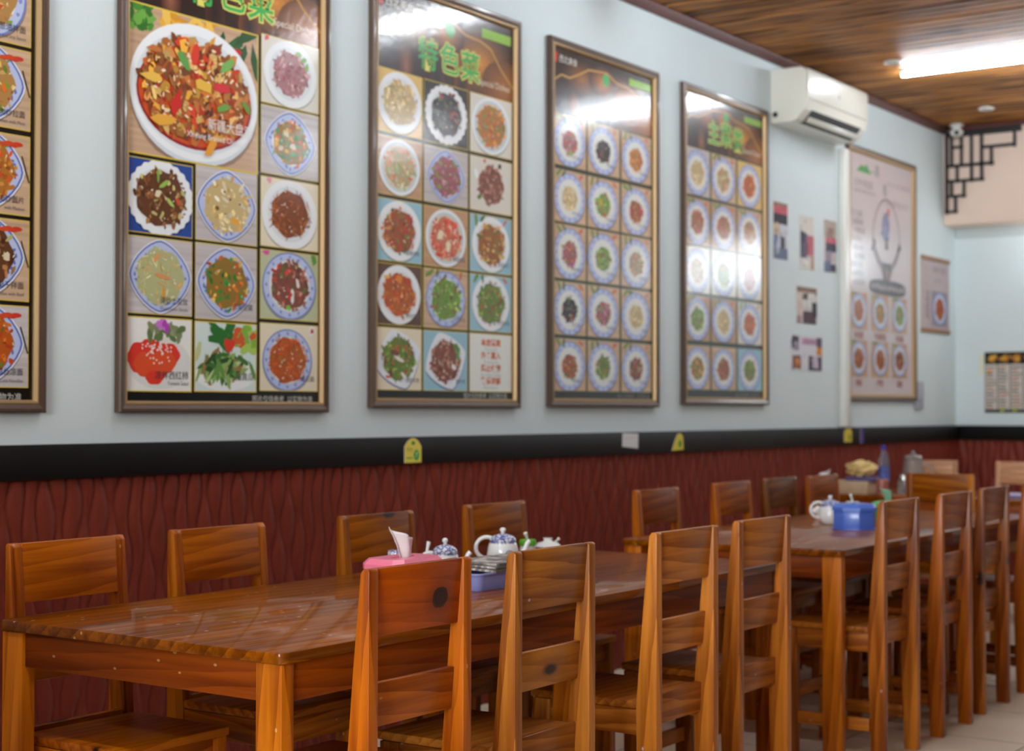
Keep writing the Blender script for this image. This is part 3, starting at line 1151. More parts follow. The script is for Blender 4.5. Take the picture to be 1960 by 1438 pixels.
# ---- poster with the big stew bowl (second from the left)
rng = random.Random(5)
x0, x1, z0, z1 = 3.452, 4.466, 1.240, 2.955
R_, w_, h_ = poster_frame('menu_poster', x0, x1, z0, z1, 'framed menu poster with one big bowl of red stew at the top')
P = Print(w_, h_, 0.0075)
P.rect(0.03, 0.03, w_ - 0.03, h_ - 0.03, (16, 15, 14))
X = lambda x: x - x0
Z = lambda z: z - z0
header(P, 0.04, Z(2.585), w_ - 0.04, h_ - 0.035, rng, '特色菜', True)
cL = (X(3.498), X(3.779)); cM = (X(3.798), X(4.091)); cR = (X(4.113), X(4.416))
big = (cL[0], Z(2.092), cM[1], Z(2.580))
P.start(200)
P.rect(big[0] - 0.005, big[1] - 0.005, big[2] + 0.005, big[3] + 0.005, (230, 200, 70))
P.rect(*big, (198, 164, 134))
for k in range(22):
    q = rng.uniform(-12, 10)
    vv = big[1] + (big[3] - big[1]) * k / 22
    P.rect(big[0], vv, big[2], vv + 0.011, (198 + q, 164 + q, 134 + q))
bw, bh = big[2] - big[0], big[3] - big[1]
for k in range(26):
    P.blob(big[0] + rng.uniform(0.0, 0.16) * bw, big[3] - rng.uniform(0.0, 0.15) * bh, 0.02, rng.choice([(70, 140, 50), (110, 170, 70), (50, 110, 40)]), rng, 1.2, big)
for k in range(14):
    P.blob(big[0] + rng.uniform(0.26, 0.62) * bw, big[3] - rng.uniform(0.0, 0.10) * bh, 0.026, rng.choice([(232, 176, 56), (240, 196, 90), (214, 150, 40)]), rng, 1.6, big)
for k in range(7):
    P.blob(big[0] + (0.62 + 0.06 * k) * bw, big[3] - rng.uniform(0.02, 0.22) * bh, 0.034, rng.choice([(40, 96, 40), (70, 130, 54), (30, 80, 36)]), rng, 2.4, big)
for k in range(6):
    P.blob(big[0] + rng.uniform(0.76, 0.90) * bw, big[3] - rng.uniform(0.06, 0.30) * bh, 0.03, rng.choice([(196, 30, 34), (220, 60, 60)]), rng, 2.0, big)
cx, cy = big[0] + bw * 0.50, big[1] + bh * 0.47
P.oval(cx, cy - 0.022, bw * 0.50, bh * 0.49, (150, 124, 104), 34, clip=big)
P.oval(cx, cy - 0.006, bw * 0.50, bh * 0.485, (214, 224, 232), 40, clip=big)
P.oval(cx, cy + 0.006, bw * 0.50, bh * 0.475, (240, 244, 246), 40, clip=big)
P.oval(cx, cy, bw * 0.465, bh * 0.415, (222, 230, 236), 40)
P.oval(cx, cy - 0.012, bw * 0.45, bh * 0.36, (150, 34, 30), 40)
P.oval(cx, cy - 0.006, bw * 0.435, bh * 0.35, (206, 80, 30), 36)
for k in range(420):
    a = rng.uniform(0, 2 * PI)
    q = math.sqrt(rng.random())
    c = rng.choice([(196, 130, 66), (176, 104, 50), (214, 150, 80), (226, 170, 60), (150, 84, 40), (120, 62, 28), (232, 190, 110), (206, 120, 50), (186, 96, 40), (196, 60, 30)])
    j = rng.uniform(0.8, 1.15)
    P.blob(cx + bw * 0.42 * q * math.cos(a), cy + 0.016 + bh * 0.345 * q * math.sin(a), rng.uniform(0.009, 0.027), tuple(min(255, x * j) for x in c), rng, rng.uniform(1.0, 2.1))
for k in range(150):
    a = rng.uniform(0, 2 * PI)
    q = math.sqrt(rng.random())
    P.blob(cx + bw * 0.40 * q * math.cos(a), cy + 0.016 + bh * 0.33 * q * math.sin(a), rng.uniform(0.003, 0.007), rng.choice([(250, 226, 190), (240, 196, 120), (90, 36, 14)]), rng, 1.8)
for (dx, dy, c, r_) in ((-0.10, 0.22, (96, 160, 80), 0.026), (0.24, 0.25, (120, 180, 90), 0.028), (0.2, -0.06, (110, 160, 70), 0.022), (-0.16, -0.08, (206, 40, 30), 0.028), (0.20, 0.08, (216, 50, 60), 0.026),
                        (-0.02, 0.28, (220, 60, 40), 0.024), (0.40, -0.02, (110, 150, 60), 0.018), (-0.26, -0.22, (232, 170, 60), 0.032), (-0.34, 0.06, (236, 190, 80), 0.026), (0.12, -0.32, (232, 160, 50), 0.028), (0.05, 0.08, (236, 186, 70), 0.03)):
    P.blob(cx + bw * dx, cy + bh * dy, r_, c, rng, 1.9)
P.text('新疆大盘鸡', big[0] + bw * 0.58, big[1] + bh * 0.25, 0.044, (240, 240, 236))
P.text('Xinjiang Braised Chicken', big[0] + bw * 0.42, big[1] + bh * 0.17, 0.0275, (240, 240, 236))
dish(P, (cR[0], Z(2.353), cR[1], Z(2.594)), 'pale', 'white', 'pinkmeat', rng, 0.60, [(0.5, 0.55, 0.05, (120, 176, 90), 1.5), (0.65, 0.35, 0.05, (140, 190, 110), 1.5), (0.3, 0.7, 0.05, (130, 180, 100), 1.4), (-0.95, 0.98, 0.05, (214, 80, 70), 1.2)], n=90, size=0.48)
dish(P, (cR[0], Z(2.100), cR[1], Z(2.341)), 'grey', 'diamond', 'mixveg', rng, 0.62, [(-0.2, 0.3, 0.06, (226, 214, 170), 1.4), (0.1, -0.1, 0.06, (232, 220, 190), 1.4), (-0.4, -0.2, 0.05, (216, 206, 160), 1.4)], n=60, size=0.46)
dish(P, (cL[0], Z(1.832), cL[1], Z(2.073)), 'blue', 'lace', 'brown', rng, 0.70, [(0.1, 0.4, 0.05, (150, 190, 80), 2.4), (0.3, -0.1, 0.05, (170, 206, 100), 2.2), (0.55, -0.05, 0.05, (206, 84, 50), 1.6), (-0.1, 0.6, 0.04, (130, 170, 70), 2.4), (-0.1, 0.1, 0.06, (226, 214, 180), 1.3)], n=110, size=0.49)
dish(P, (cM[0], Z(1.832), cM[1], Z(2.085)), 'grey', 'diamond', 'omelet', rng, 0.70, [(0.3, -0.4, 0.07, (232, 170, 60), 1.4), (-0.35, -0.1, 0.04, (120, 90, 40), 1), (0.1, 0.2, 0.02, (80, 50, 30), 1), (-0.1, 0.4, 0.02, (80, 50, 30), 1), (0.45, 0.1, 0.02, (80, 50, 30), 1)], n=60, size=0.47)
dish(P, (cR[0], Z(1.838), cR[1], Z(2.084)), 'cream', 'white', 'shred', rng, 0.62, n=110, strand=True, size=0.49, garnish=[(-0.8, 0.95, 0.05, (230, 150, 170), 1.3)])
dish(P, (cL[0], Z(1.567), cL[1], Z(1.816)), 'grey', 'diamond', 'pale', rng, 0.74, [(0.1, 0.0, 0.06, (222, 150, 90), 2.6), (-0.1, 0.55, 0.05, (226, 160, 100), 2.4), (0.1, -0.45, 0.06, (214, 160, 70), 2.0)], n=80, strand=True, caption=('清炒土豆丝', 'Fried Potato Shreds'), size=0.47)
dish(P, (cM[0], Z(1.562), cM[1], Z(1.818)), 'grey', 'diamond', 'mixveg', rng, 0.66, n=56, size=0.46, caption=('家常豆腐',))
dish(P, (cR[0], Z(1.578), cR[1], Z(1.822)), (190, 196, 160), 'blue', 'meat', rng, 0.62, [(0.1, -0.3, 0.06, (236, 232, 226), 1.8), (0.3, 0.1, 0.05, (236, 226, 220), 1.7), (-0.05, -0.65, 0.05, (130, 190, 70), 1.3), (0.0, -0.3, 0.05, (206, 50, 40), 1.4), (-0.9, 0.95, 0.06, (214, 90, 150), 1.4), (0.9, 0.95, 0.08, (90, 150, 70), 1.5)], n=80, size=0.49)
# tomato slices, cucumber, carrot shreds
c_ = (cL[0], Z(1.313), cL[1], Z(1.551))
P.start(200); P.rect(c_[0] - 0.004, c_[1] - 0.004, c_[2] + 0.004, c_[3] + 0.004, (226, 196, 70)); P.rect(*c_, (238, 238, 232))
cw, chh = c_[2] - c_[0], c_[3] - c_[1]
P.oval(c_[0] + cw * 0.5, c_[1] + chh * 0.38, cw * 0.5, chh * 0.36, (226, 226, 222), 26)
for (dx, dy, rx, ry) in ((0.2, 0.45, 0.2, 0.22), (0.36, 0.52, 0.2, 0.2), (0.62, 0.5, 0.2, 0.17), (0.46, 0.3, 0.17, 0.16), (0.3, 0.36, 0.2, 0.18), (0.56, 0.4, 0.2, 0.16), (0.42, 0.18, 0.14, 0.1)):
    P.oval(c_[0] + cw * dx, c_[1] + chh * dy, cw * rx, chh * ry, (222, 66 + rng.uniform(-12, 16), 40), 18, wob=0.05, nw=6, clip=c_)
for k in range(60):
    P.blob(c_[0] + cw * rng.gauss(0.45, 0.13), c_[1] + chh * rng.gauss(0.56, 0.09), 0.004, (250, 226, 214), rng)
for k in range(18):
    P.blob(c_[0] + cw * rng.uniform(0.3, 0.84), c_[1] + chh * rng.uniform(0.74, 0.9), 0.016, rng.choice([(96, 120, 70), (130, 140, 96), (150, 160, 120)]), rng, 1.5, c_)
for k in range(8):
    P.blob(c_[0] + cw * rng.uniform(0.46, 0.62), c_[1] + chh * rng.uniform(0.86, 0.97), 0.013, rng.choice([(176, 70, 176), (206, 120, 206)]), rng, 1.4, c_)
P.text('凉拌西红柿', c_[2] - 0.012, c_[1] + chh * 0.17, 0.030, (60, 60, 66), 'RIGHT')
P.text('Tomato Salad', c_[2] - 0.012, c_[1] + chh * 0.08, 0.017, (90, 90, 96), 'RIGHT')
c_ = (cM[0], Z(1.315), cM[1], Z(1.549))
P.start(200); P.rect(c_[0] - 0.004, c_[1] - 0.004, c_[2] + 0.004, c_[3] + 0.004, (226, 196, 70)); P.rect(*c_, (214, 230, 226))
cw, chh = c_[2] - c_[0], c_[3] - c_[1]
P.oval(c_[0] + cw * 0.5, c_[1] + chh * 0.24, cw * 0.5, chh * 0.24, (238, 242, 242), 26, clip=c_)
for k in range(70):
    P.blob(c_[0] + cw * rng.gauss(0.46, 0.2), c_[1] + chh * rng.gauss(0.36, 0.1), 0.017, rng.choice([(60, 110, 46), (96, 146, 66), (140, 176, 96), (40, 80, 34), (196, 206, 150), (150, 120, 70)]), rng, 2.4, c_)
for k in range(10):
    P.blob(c_[0] + cw * rng.uniform(0.3, 0.62), c_[1] + chh * rng.uniform(0.75, 0.97), 0.024, rng.choice([(60, 140, 50), (40, 110, 40)]), rng, 2.6, c_)
for k in range(22):
    P.blob(c_[0] + cw * rng.uniform(0.66, 0.99), c_[1] + chh * rng.uniform(0.58, 0.97), 0.018, rng.choice([(130, 180, 60), (170, 206, 90), (210, 90, 40)]), rng, 1.4, c_)
for k in range(5):
    P.blob(c_[0] + cw * rng.uniform(0.46, 0.6), c_[1] + chh * rng.uniform(0.64, 0.72), 0.016, (216, 56, 36), rng, 1.5, c_)
P.text('拍黄瓜', c_[2] - 0.012, c_[1] + chh * 0.17, 0.030, (60, 66, 66), 'RIGHT')
dish(P, (cR[0], Z(1.320), cR[1], Z(1.559)), 'cream', 'blue', 'carrot', rng, 0.66, n=120, strand=True, size=0.46, centre=(0.47, 0.46), garnish=[(1.0, 1.0, 0.08, (236, 236, 236), 1.0), (1.0, 1.0, 0.04, (196, 50, 60), 1.0)], caption=('炝三丝',))
P.start(200)
P.text(NOTE, w_ - 0.075, Z(1.278), 0.0275, (206, 206, 200), 'RIGHT')
P.build('print', M['print'], R_)

# ---- poster at the left edge (noodle bowls)
rng = random.Random(8)
x0, x1, z0, z1 = 2.155, 3.165, 1.240, 2.945
R_, w_, h_ = poster_frame('menu_poster', x0, x1, z0, z1, 'framed noodle menu poster cut off by the left edge of the photo')
P = Print(w_, h_, 0.0075)
P.rect(0.03, 0.03, w_ - 0.03, h_ - 0.03, (22, 14, 10))
header(P, 0.04, Z(2.62), w_ - 0.04, h_ - 0.035, rng, '拌面类', True)
cols_ = [(X(2.200), X(2.490)), (X(2.508), X(2.798)), (X(2.816), X(3.106))]
rows_ = [(2.354, 2.600), (2.098, 2.336), (1.838, 2.076), (1.579, 1.820), (1.318, 1.560)]
caps = [('葱油拌面', 'Noodle and Soy Sauce'), ('肉炒拉面', 'Fried Ramen with Meat'), ('羊肉炒面片', 'with Mutton'), ('牛肉干拌面', 'Noodles with Beef'), ('鸡丝凉面', 'Cold Noodles')]
pals = ['noodle', 'noodle', 'gold', 'brown', 'carrot']
for j, (a_, b_) in enumerate(rows_):
    for i, (l_, r_) in enumerate(cols_):
        pal = pals[j] if i == 2 else rng.choice(['noodle', 'kung', 'brown', 'gold', 'pepper'])
        gar = None
        if i == 2:
            gar = {1: [(-0.2, 0.5, 0.07, (140, 190, 60), 1.6), (0.35, 0.5, 0.05, (232, 200, 120), 1.6), (0.2, -0.3, 0.05, (120, 170, 60), 1.8), (0.5, -0.1, 0.05, (226, 120, 40), 1.8)],
                   2: [(0.25, -0.1, 0.06, (60, 36, 20), 1.5), (0.3, 0.4, 0.06, (232, 210, 150), 1.4), (0.0, -0.6, 0.06, (120, 176, 60), 1.8)],
                   3: [(0.2, -0.4, 0.08, (130, 190, 60), 1.3), (0.1, -0.55, 0.08, (110, 176, 50), 1.4), (0.6, 0.0, 0.05, (226, 206, 180), 1.6)],
                   4: [(0.3, 0.5, 0.09, (226, 84, 30), 1.4), (0.1, 0.4, 0.09, (232, 100, 40), 1.4), (0.4, -0.5, 0.06, (120, 120, 50), 1.9), (0.2, -0.4, 0.06, (140, 140, 60), 1.9)]}.get(j)
        dish(P, (l_, Z(a_), r_, Z(b_)), 'tan' if j < 4 else 'grey', 'diamond' if j else 'blue', pal, rng, 0.68, gar, caps[j] if i == 2 else None, n=84, size=0.51, centre=(0.43, 0.54), chopstick=j > 0)
        if i == 2 and 0 < j < 5:
            for q in range(4):
                P.oval(r_ - 0.045 - 0.016 * q, Z(b_) - 0.026 - 0.004 * (q % 2), 0.020, 0.007, (206, 52 + 8 * q, 34), 12, rot=0.0)
P.start(200)
P.text(NOTE, X(3.085), Z(1.277), 0.0275, (206, 206, 200), 'RIGHT')
P.build('print', M['print'], R_)

# ---- third poster (stir fries, shop rules in the last cell)
rng = random.Random(15)
x0, x1, z0, z1 = 4.713, 5.733, 1.258, 2.962
R_, w_, h_ = poster_frame('menu_poster', x0, x1, z0, z1, 'framed menu poster with white shop rules panel in its bottom right cell')
P = Print(w_, h_, 0.0075)
P.rect(0.03, 0.03, w_ - 0.03, h_ - 0.03, (16, 20, 16))
header(P, 0.04, Z(2.585), w_ - 0.04, h_ - 0.035, rng, '特色菜', True)
cols_ = [(X(4.756), X(5.042)), (X(5.058), X(5.355)), (X(5.374), X(5.680))]
rows_ = [(2.348, 2.595), (2.101, 2.328), (1.840, 2.081), (1.588, 1.826), (1.331, 1.573)]
T3 = [[('yellow', 'white', 'beanpale'), ('dark', 'lace', 'fungus'), ('pale', 'bowl', 'gold')],
      [('wood', 'bowl', 'soup'), ('grey', 'diamond', 'onion'), ('pale', None, 'slices')],
      [('sky', 'white', 'pepper'), ('wood', 'bowl', 'tomato'), ('sky', 'white', 'kung')],
      [('brown', 'white', 'skewer'), ('tan', 'scallop', 'leafy'), ('sky', 'white', 'greens')],
      [('cream', 'square', 'greens'), ('sky', 'square', 'slices'), None]]
for j, (a_, b_) in enumerate(rows_):
    for i, (l_, r_) in enumerate(cols_):
        t = T3[j][i]
        cell = (l_, Z(a_), r_, Z(b_))
        if t is None:
            P.start(200)
            P.rect(l_ - 0.004, Z(a_) - 0.004, r_ + 0.004, Z(b_) + 0.004, (226, 196, 120))
            P.rect(*cell, (232, 236, 230))
            cxx = (l_ + r_) / 2
            for q, (zh, en) in enumerate((('本店清真', 'The shop halal'), ('外食莫入', 'No outside food'), ('禁止吸烟', 'No smoking or drinking'), ('敬请谅解', 'Please forgive us'))):
                vv = Z(b_) - 0.047 - q * 0.0545
                P.text(zh, cxx, vv, 0.033, (206, 96, 36), 'CENTER', off=0.0012, sx=1.1)
                P.text(en, cxx, vv - 0.021, 0.0155, (140, 152, 160), 'CENTER')
            continue
        gar = {(1, 2): [(-0.9, 0.4, 0.09, (240, 244, 244), 1.4), (-0.7, -0.5, 0.06, (90, 120, 50), 1.3), (0.5, 0.85, 0.05, (60, 30, 30), 1.0), (-0.4, 0.95, 0.04, (190, 50, 40), 1.0)],
               (2, 1): [(-0.3, 0.1, 0.09, (240, 226, 190), 1.2), (0.1, -0.3, 0.08, (242, 224, 190), 1.3)],
               (1, 0): [(0, 0.1, 0.05, (130, 170, 70), 1.8), (-0.2, -0.1, 0.05, (140, 180, 90), 1.8)],
               (3, 0): [(-0.6, 0.6, 0.05, (232, 180, 90), 2), (0.0, 0.55, 0.10, (226, 130, 40), 1.2)],
               (4, 1): [(0.55, 0.5, 0.07, (90, 140, 60), 1.5), (0.62, 0.2, 0.07, (110, 160, 80), 1.5), (0.4, -0.2, 0.06, (236, 236, 226), 1.4)],
               (4, 0): [(0.0, 0.0, 0.06, (236, 230, 220), 2.4), (0.25, -0.6, 0.05, (236, 236, 236), 2.2), (-0.4, -0.5, 0.06, (110, 66, 44), 1.6), (-0.2, 0.2, 0.07, (120, 70, 48), 1.6)]}.get((j, i))
        dish(P, cell, t[0], t[1], t[2], rng, 0.66, gar, ('　',) if False else None, n=90, size=0.47, chilli=(i > 0 and j == 3) or (i == 2 and j == 2))
        if j >= 2:
            P.text(('酱爆羊肉', '番茄炒蛋', '宫保鸡丁', '烤羊肉串', '小炒牛肉', '芹菜牛肉', '手抓羊肉', '酱牛肉')[min(7, (j - 2) * 3 + i)], r_ - 0.015, Z(a_) + 0.030, 0.022, (96, 96, 110), 'RIGHT')
P.start(200)
P.text(NOTE, w_ - 0.085, Z(1.300), 0.0275, (190, 190, 186), 'RIGHT')
P.build('print', M['print'], R_)

# ---- fourth poster
rng = random.Random(21)
x0, x1, z0, z1 = 5.969, 6.968, 1.265, 2.955
R_, w_, h_ = poster_frame('menu_poster', x0, x1, z0, z1, 'framed menu poster of uniform blue scalloped plates with a white lamp glare band')
P = Print(w_, h_, 0.0075)
P.rect(0.03, 0.03, w_ - 0.03, h_ - 0.03, (20, 26, 18))
header(P, 0.04, Z(2.620), w_ - 0.04, h_ - 0.035, rng, None, True)
cols_ = [(X(6.022), X(6.294)), (X(6.311), X(6.601)), (X(6.620), X(6.912))]
rows_ = [(2.379, 2.612), (2.118, 2.355), (1.858, 2.103), (1.599, 1.840), (1.341, 1.578)]
T4 = [['onion', 'fungus', 'gold'], ['beanpale', 'leafy', 'pepper'], ['onion', 'leafy', 'slaw'], ['fungus', 'onion', 'beanpale'], ['pepper', 'greens', 'meat']]
gr4 = {(0, 0): [(0, 0.4, 0.05, (206, 50, 50), 1.3), (0.1, -0.4, 0.05, (140, 180, 80), 1.3)], (1, 1): [(0.1, -0.4, 0.05, (206, 60, 40), 1.3), (-0.2, 0.1, 0.06, (222, 160, 60), 1.4)], (2, 0): [(0.2, -0.4, 0.06, (176, 60, 150), 1.4)]}
for j, (a_, b_) in enumerate(rows_):
    for i, (l_, r_) in enumerate(cols_):
        dish(P, (l_, Z(a_), r_, Z(b_)), 'tan', 'scallop', T4[j][i], rng, 0.43, gr4.get((j, i)), None, n=46, size=0.475, chilli=True, border=(150, 140, 70), centre=(0.48, 0.47))
        P.text(('洋葱牛肉', '凉拌木耳', '鸡蛋炒饭', '清炒豆芽', '青椒肉片', '炒年糕')[(i + j) % 6], r_ - 0.05, Z(a_) + 0.04, 0.018, (120, 124, 130), 'RIGHT')
P.start(200)
P.text(NOTE, w_ - 0.07, Z(1.306), 0.0275, (130, 130, 126), 'RIGHT')
P.build('print', M['print'], R_)

# ---- fifth poster
rng = random.Random(28)
x0, x1, z0, z1 = 7.227, 8.231, 1.280, 2.960
R_, w_, h_ = poster_frame('menu_poster', x0, x1, z0, z1, 'framed menu poster just left of the air conditioner, washed out across its middle')
P = Print(w_, h_, 0.0075)
P.rect(0.03, 0.03, w_ - 0.03, h_ - 0.03, (20, 30, 22))
header(P, 0.04, Z(2.640), w_ - 0.04, h_ - 0.035, rng, '主菜类', True)
cols_ = [(X(7.272), X(7.542)), (X(7.562), X(7.852)), (X(7.872), X(8.175))]
rows_ = [(2.387, 2.632), (2.126, 2.367), (1.872, 2.112), (1.619, 1.851), (1.361, 1.591)]
T5 = [[('grey', 'beanpale'), ('tan', 'soup'), ('yellow', 'carrot')], [('wood', 'pepper'), ('wood', 'pepper'), ('tan', 'kung')], [('pale', 'slaw'), ('pale', 'greens'), ('pale', 'onion')],
      [('wood', 'leafy'), ('wood', 'beanpale'), ('pale', 'carrot')], [('tan', 'mixveg'), ('tan', 'pepper'), ('sky', 'greens')]]
for j, (a_, b_) in enumerate(rows_):
    for i, (l_, r_) in enumerate(cols_):
        bgc, pl_ = T5[j][i]
        dish(P, (l_, Z(a_), r_, Z(b_)), bgc, 'blue', pl_, rng, 0.48, None, None, n=46, size=0.475, chilli=(j == 1 or (j == 0 and i == 1) or j == 3), border=(140, 140, 80), centre=(0.48, 0.48))
P.start(200)
P.text(NOTE, w_ - 0.07, Z(1.322), 0.0275, (130, 130, 126), 'RIGHT')
P.build('print', M['print'], R_)

# ---- sixth poster: pale sheet with raised hands and six bowls
rng = random.Random(33)
x0, x1, z0, z1 = 9.393, 10.580, 1.315, 2.945
R_, w_, h_ = poster_frame('menu_poster', x0, x1, z0, z1, 'tall pale framed poster with ink drawing of raised hands above six bowls', wide=0.022, lip=0.02)
P = Print(w_, h_, 0.0075)
P.rect(0.03, 0.03, w_ - 0.03, h_ - 0.03, (206, 194, 196))
P.start(40)
for (du, dv) in ((0.0, 0), (0.05, 0.012), (-0.04, 0.0)):
    P.poly([(X(9.60) + du, Z(2.79)), (X(9.76) + du, Z(2.79)), (X(9.68) + du, Z(2.84) + dv)], (70, 160, 84))
P.text('一', X(9.80), Z(2.78), 0.08, (110, 124, 120))
P.text('清', X(9.86), Z(2.79), 0.09, (110, 124, 120))
P.text('香', X(10.00), Z(2.68), 0.09, (120, 130, 126))
P.text('兰州牛肉拉面', X(9.52), Z(2.70), 0.052, (140, 130, 134))
P.text('LANZHOU BEEF NOODLES', X(9.52), Z(2.655), 0.03, (150, 140, 144))
P.text('一清 二白 三红 四绿 五黄', X(10.06), Z(2.75), 0.04, (160, 146, 150))
P.text('百年传承 匠心手艺', X(10.06), Z(2.62), 0.05, (160, 146, 150))
P.rect(X(10.08), Z(2.55), X(10.13), Z(2.60), (206, 110, 96))
for k, s in enumerate(('手工拉面', '汤清味美', '一碗好面', '源自西北', '精选牛肉', '文火慢炖', '香飘万里', '回味悠长', '欢迎品尝')):
    P.text(s, X(9.47) + 0.02 * (k % 3), Z(2.50) - k * 0.055, 0.046, (136, 130, 142))
# hands hold a noodle strand ring over a stem and pedestal
hx, hz = X(10.07), Z(2.40)
ringp = [(hx + 0.235 * math.sin(a) * (1 - 0.15 * math.cos(a)), hz + 0.02 + 0.235 * math.cos(a)) for a in [2 * PI * k / 36 for k in range(37)]]
P.line(ringp, 0.016, (150, 134, 140))
P.oval(hx - 0.01, hz + 0.07, 0.065, 0.10, (120, 130, 170), 24)
for k in range(30):
    P.blob(hx - 0.01 + rng.gauss(0, 0.03), hz + 0.07 + rng.gauss(0, 0.045), 0.014, rng.choice([(96, 110, 166), (150, 158, 190), (110, 120, 160)]), rng, 1.5)
P.poly([(hx - 0.03, hz - 0.08), (hx + 0.03, hz - 0.08), (hx + 0.014, hz + 0.0), (hx - 0.014, hz + 0.0)], (84, 62, 62))
for s in (-1, 1):
    P.line([(hx + s * 0.235, hz - 0.02), (hx + s * 0.20, hz - 0.09), (hx + s * 0.10, hz - 0.19), (hx + s * 0.04, hz - 0.27)], 0.034, (130, 104, 110))
    P.blob(hx + s * 0.225, hz - 0.06, 0.03, (70, 54, 60), rng, 1.8)
P.poly([(hx - 0.085, hz - 0.16), (hx + 0.085, hz - 0.16), (hx + 0.05, hz - 0.30), (hx - 0.06, hz - 0.30)], (70, 52, 52))
P.poly([(hx - 0.06, hz - 0.13), (hx + 0.06, hz - 0.13), (hx + 0.07, hz - 0.17), (hx - 0.07, hz - 0.17)], (206, 194, 196))
P.oval(hx + 0.005, hz - 0.245, 0.035, 0.04, (140, 96, 90), 18)
P.oval(hx + 0.02, hz - 0.335, 0.32, 0.052, (66, 52, 54), 30, 3.5)
for q in range(-4, 5):
    P.blob(hx + 0.02 + q * 0.065, hz - 0.335, 0.021, (176, 158, 160), rng, 1.1)
for j, (a_, b_) in enumerate(((1.772, 2.010), (1.467, 1.703))):
    for i, (l_, r_) in enumerate(((9.442, 9.732), (9.802, 10.099), (10.159, 10.435))):
        dish(P, (X(l_), Z(a_), X(r_), Z(b_)), 'wood', 'blue', ('pepper', 'mixveg', 'greens', 'pepper', 'pepper', 'meat')[j * 3 + i], rng, 0.58, None, None, n=40, size=0.44, border=None, chilli=True)
        P.text(('牛肉面', '牛肉板面', '羊肉面', '炒面', '拌面', '汤面')[j * 3 + i], (X(l_) + X(r_)) / 2, Z(a_) - 0.055, 0.05, (176, 104, 96), 'CENTER', off=0.001)
P.build('print', M['print'], R_)

# ---- small hanging poster by the corner
rng = random.Random(40)
x0, x1, z0, z1 = 10.727, 11.292, 1.803, 2.345
R_ = empty('scroll_poster', (x0, D - 0.001, z0))
tag(R_, 'small unframed brown and grey food poster next to the far corner', 'poster')
w_, h_ = x1 - x0, z1 - z0
from_bm('backing', box_bm(0, w_, -0.005, 0, 0, h_), M['carton'], R_)
for nm, a_, b_ in (('top_rod', h_ - 0.03, h_), ('bottom_rod', 0, 0.03)):
    from_bm(nm, box_bm(-0.004, w_ + 0.004, -0.014, -0.0055, a_, b_, 0.003), plain('brown_rod_' + nm, (150, 106, 66), 0.5), R_)
P = Print(w_, h_, 0.0055)
P.rect(0, 0.03, w_, h_ - 0.03, (186, 170, 172))
for k in range(7):
    P.text('牛', 0.06, h_ - 0.11 - k * 0.055, 0.05, (170, 120, 116))
P.text('招牌牛肉面', 0.22, h_ - 0.11, 0.055, (140, 128, 132))
P.text('滋补养生', 0.25, h_ - 0.18, 0.04, (150, 138, 142))
dish(P, (0.20, 0.05, w_ - 0.04, 0.30), (150, 140, 150), 'blue', 'pepper', rng, 0.62, None, None, n=50, border=None, size=0.44)
for k in range(5):
    P.text('味', 0.10, 0.26 - k * 0.04, 0.04, (96, 84, 92))
P.build('print', M['paper_print'], R_)

# ---- photographs stuck to the wall
PH = [
    ('photo of a street front under a red awning, leftmost of the upper three snapshots', 8.345, 8.535, 2.130, 2.460, [(0, .80, 1, 1, (196, 92, 104)), (0, .94, 1, 1, (150, 116, 100)), (0, .62, 1, .80, (44, 40, 56)), (0, .42, .4, .62, (206, 180, 150)), (.4, .30, 1, .62, (196, 198, 206)), (0, .22, .3, .42, (110, 130, 170)), (.5, .12, .8, .40, (56, 60, 84)), (0, 0, 1, .2, (96, 106, 136)), (.2, .1, .4, .3, (170, 176, 190))]),
    ('photo of people in red and dark blue, middle of the upper three snapshots', 8.707, 8.909, 2.099, 2.418, [(0, .66, 1, 1, (214, 208, 200)), (.05, .20, .5, .68, (58, 66, 98)), (.5, .26, 1, .64, (186, 92, 104)), (.3, .3, .6, .5, (110, 70, 90)), (.1, 0, .75, .2, (216, 214, 204)), (.8, 0, 1, .3, (176, 130, 106)), (.1, .5, .3, .7, (36, 40, 60))]),
    ('photo of a market stall, rightmost of the upper three snapshots', 9.063, 9.250, 2.104, 2.427, [(0, .66, 1, 1, (176, 160, 148)), (.3, .68, .7, .86, (136, 116, 106)), (.15, .56, 1, .67, (196, 96, 112)), (.15, .40, 1, .56, (52, 46, 66)), (.1, .2, .7, .4, (150, 134, 150)), (.6, .2, 1, .36, (206, 190, 190)), (0, 0, .5, .2, (96, 104, 140)), (.5, .02, .95, .16, (50, 48, 66))]),
    ('bigger brownish photo of a kitchen doorway, alone under the upper snapshots', 8.661, 8.953, 1.771, 1.990, [(0, .8, 1, 1, (134, 100, 84)), (0, .2, .3, .85, (206, 190, 180)), (.3, .45, .9, .85, (214, 214, 206)), (.3, .66, .55, .82, (80, 62, 54)), (.3, 0, .95, .34, (74, 56, 66)), (.75, .2, 1, .6, (44, 40, 50)), (0, 0, .2, .2, (160, 130, 130)), (.5, .1, .7, .3, (96, 56, 66))]),
    ('white sheet with a collage of small photos, lowest on the wall', 8.572, 9.029, 1.486, 1.700, [(0, 0, 1, 1, (214, 216, 222)), (.04, .62, .26, .96, (70, 64, 80)), (.1, .56, .26, .78, (160, 140, 166)), (.34, .74, .82, .92, (190, 150, 176)), (.82, .52, .99, .96, (90, 84, 96)), (.82, .46, .98, .68, (214, 140, 60)), (.06, .06, .32, .42, (130, 90, 80)), (.14, .12, .28, .34, (206, 130, 80)), (.56, .02, .98, .42, (70, 66, 84)), (.68, .1, .86, .4, (190, 176, 196)), (.56, .3, .66, .44, (110, 90, 96))]),
]
rng = random.Random(44)
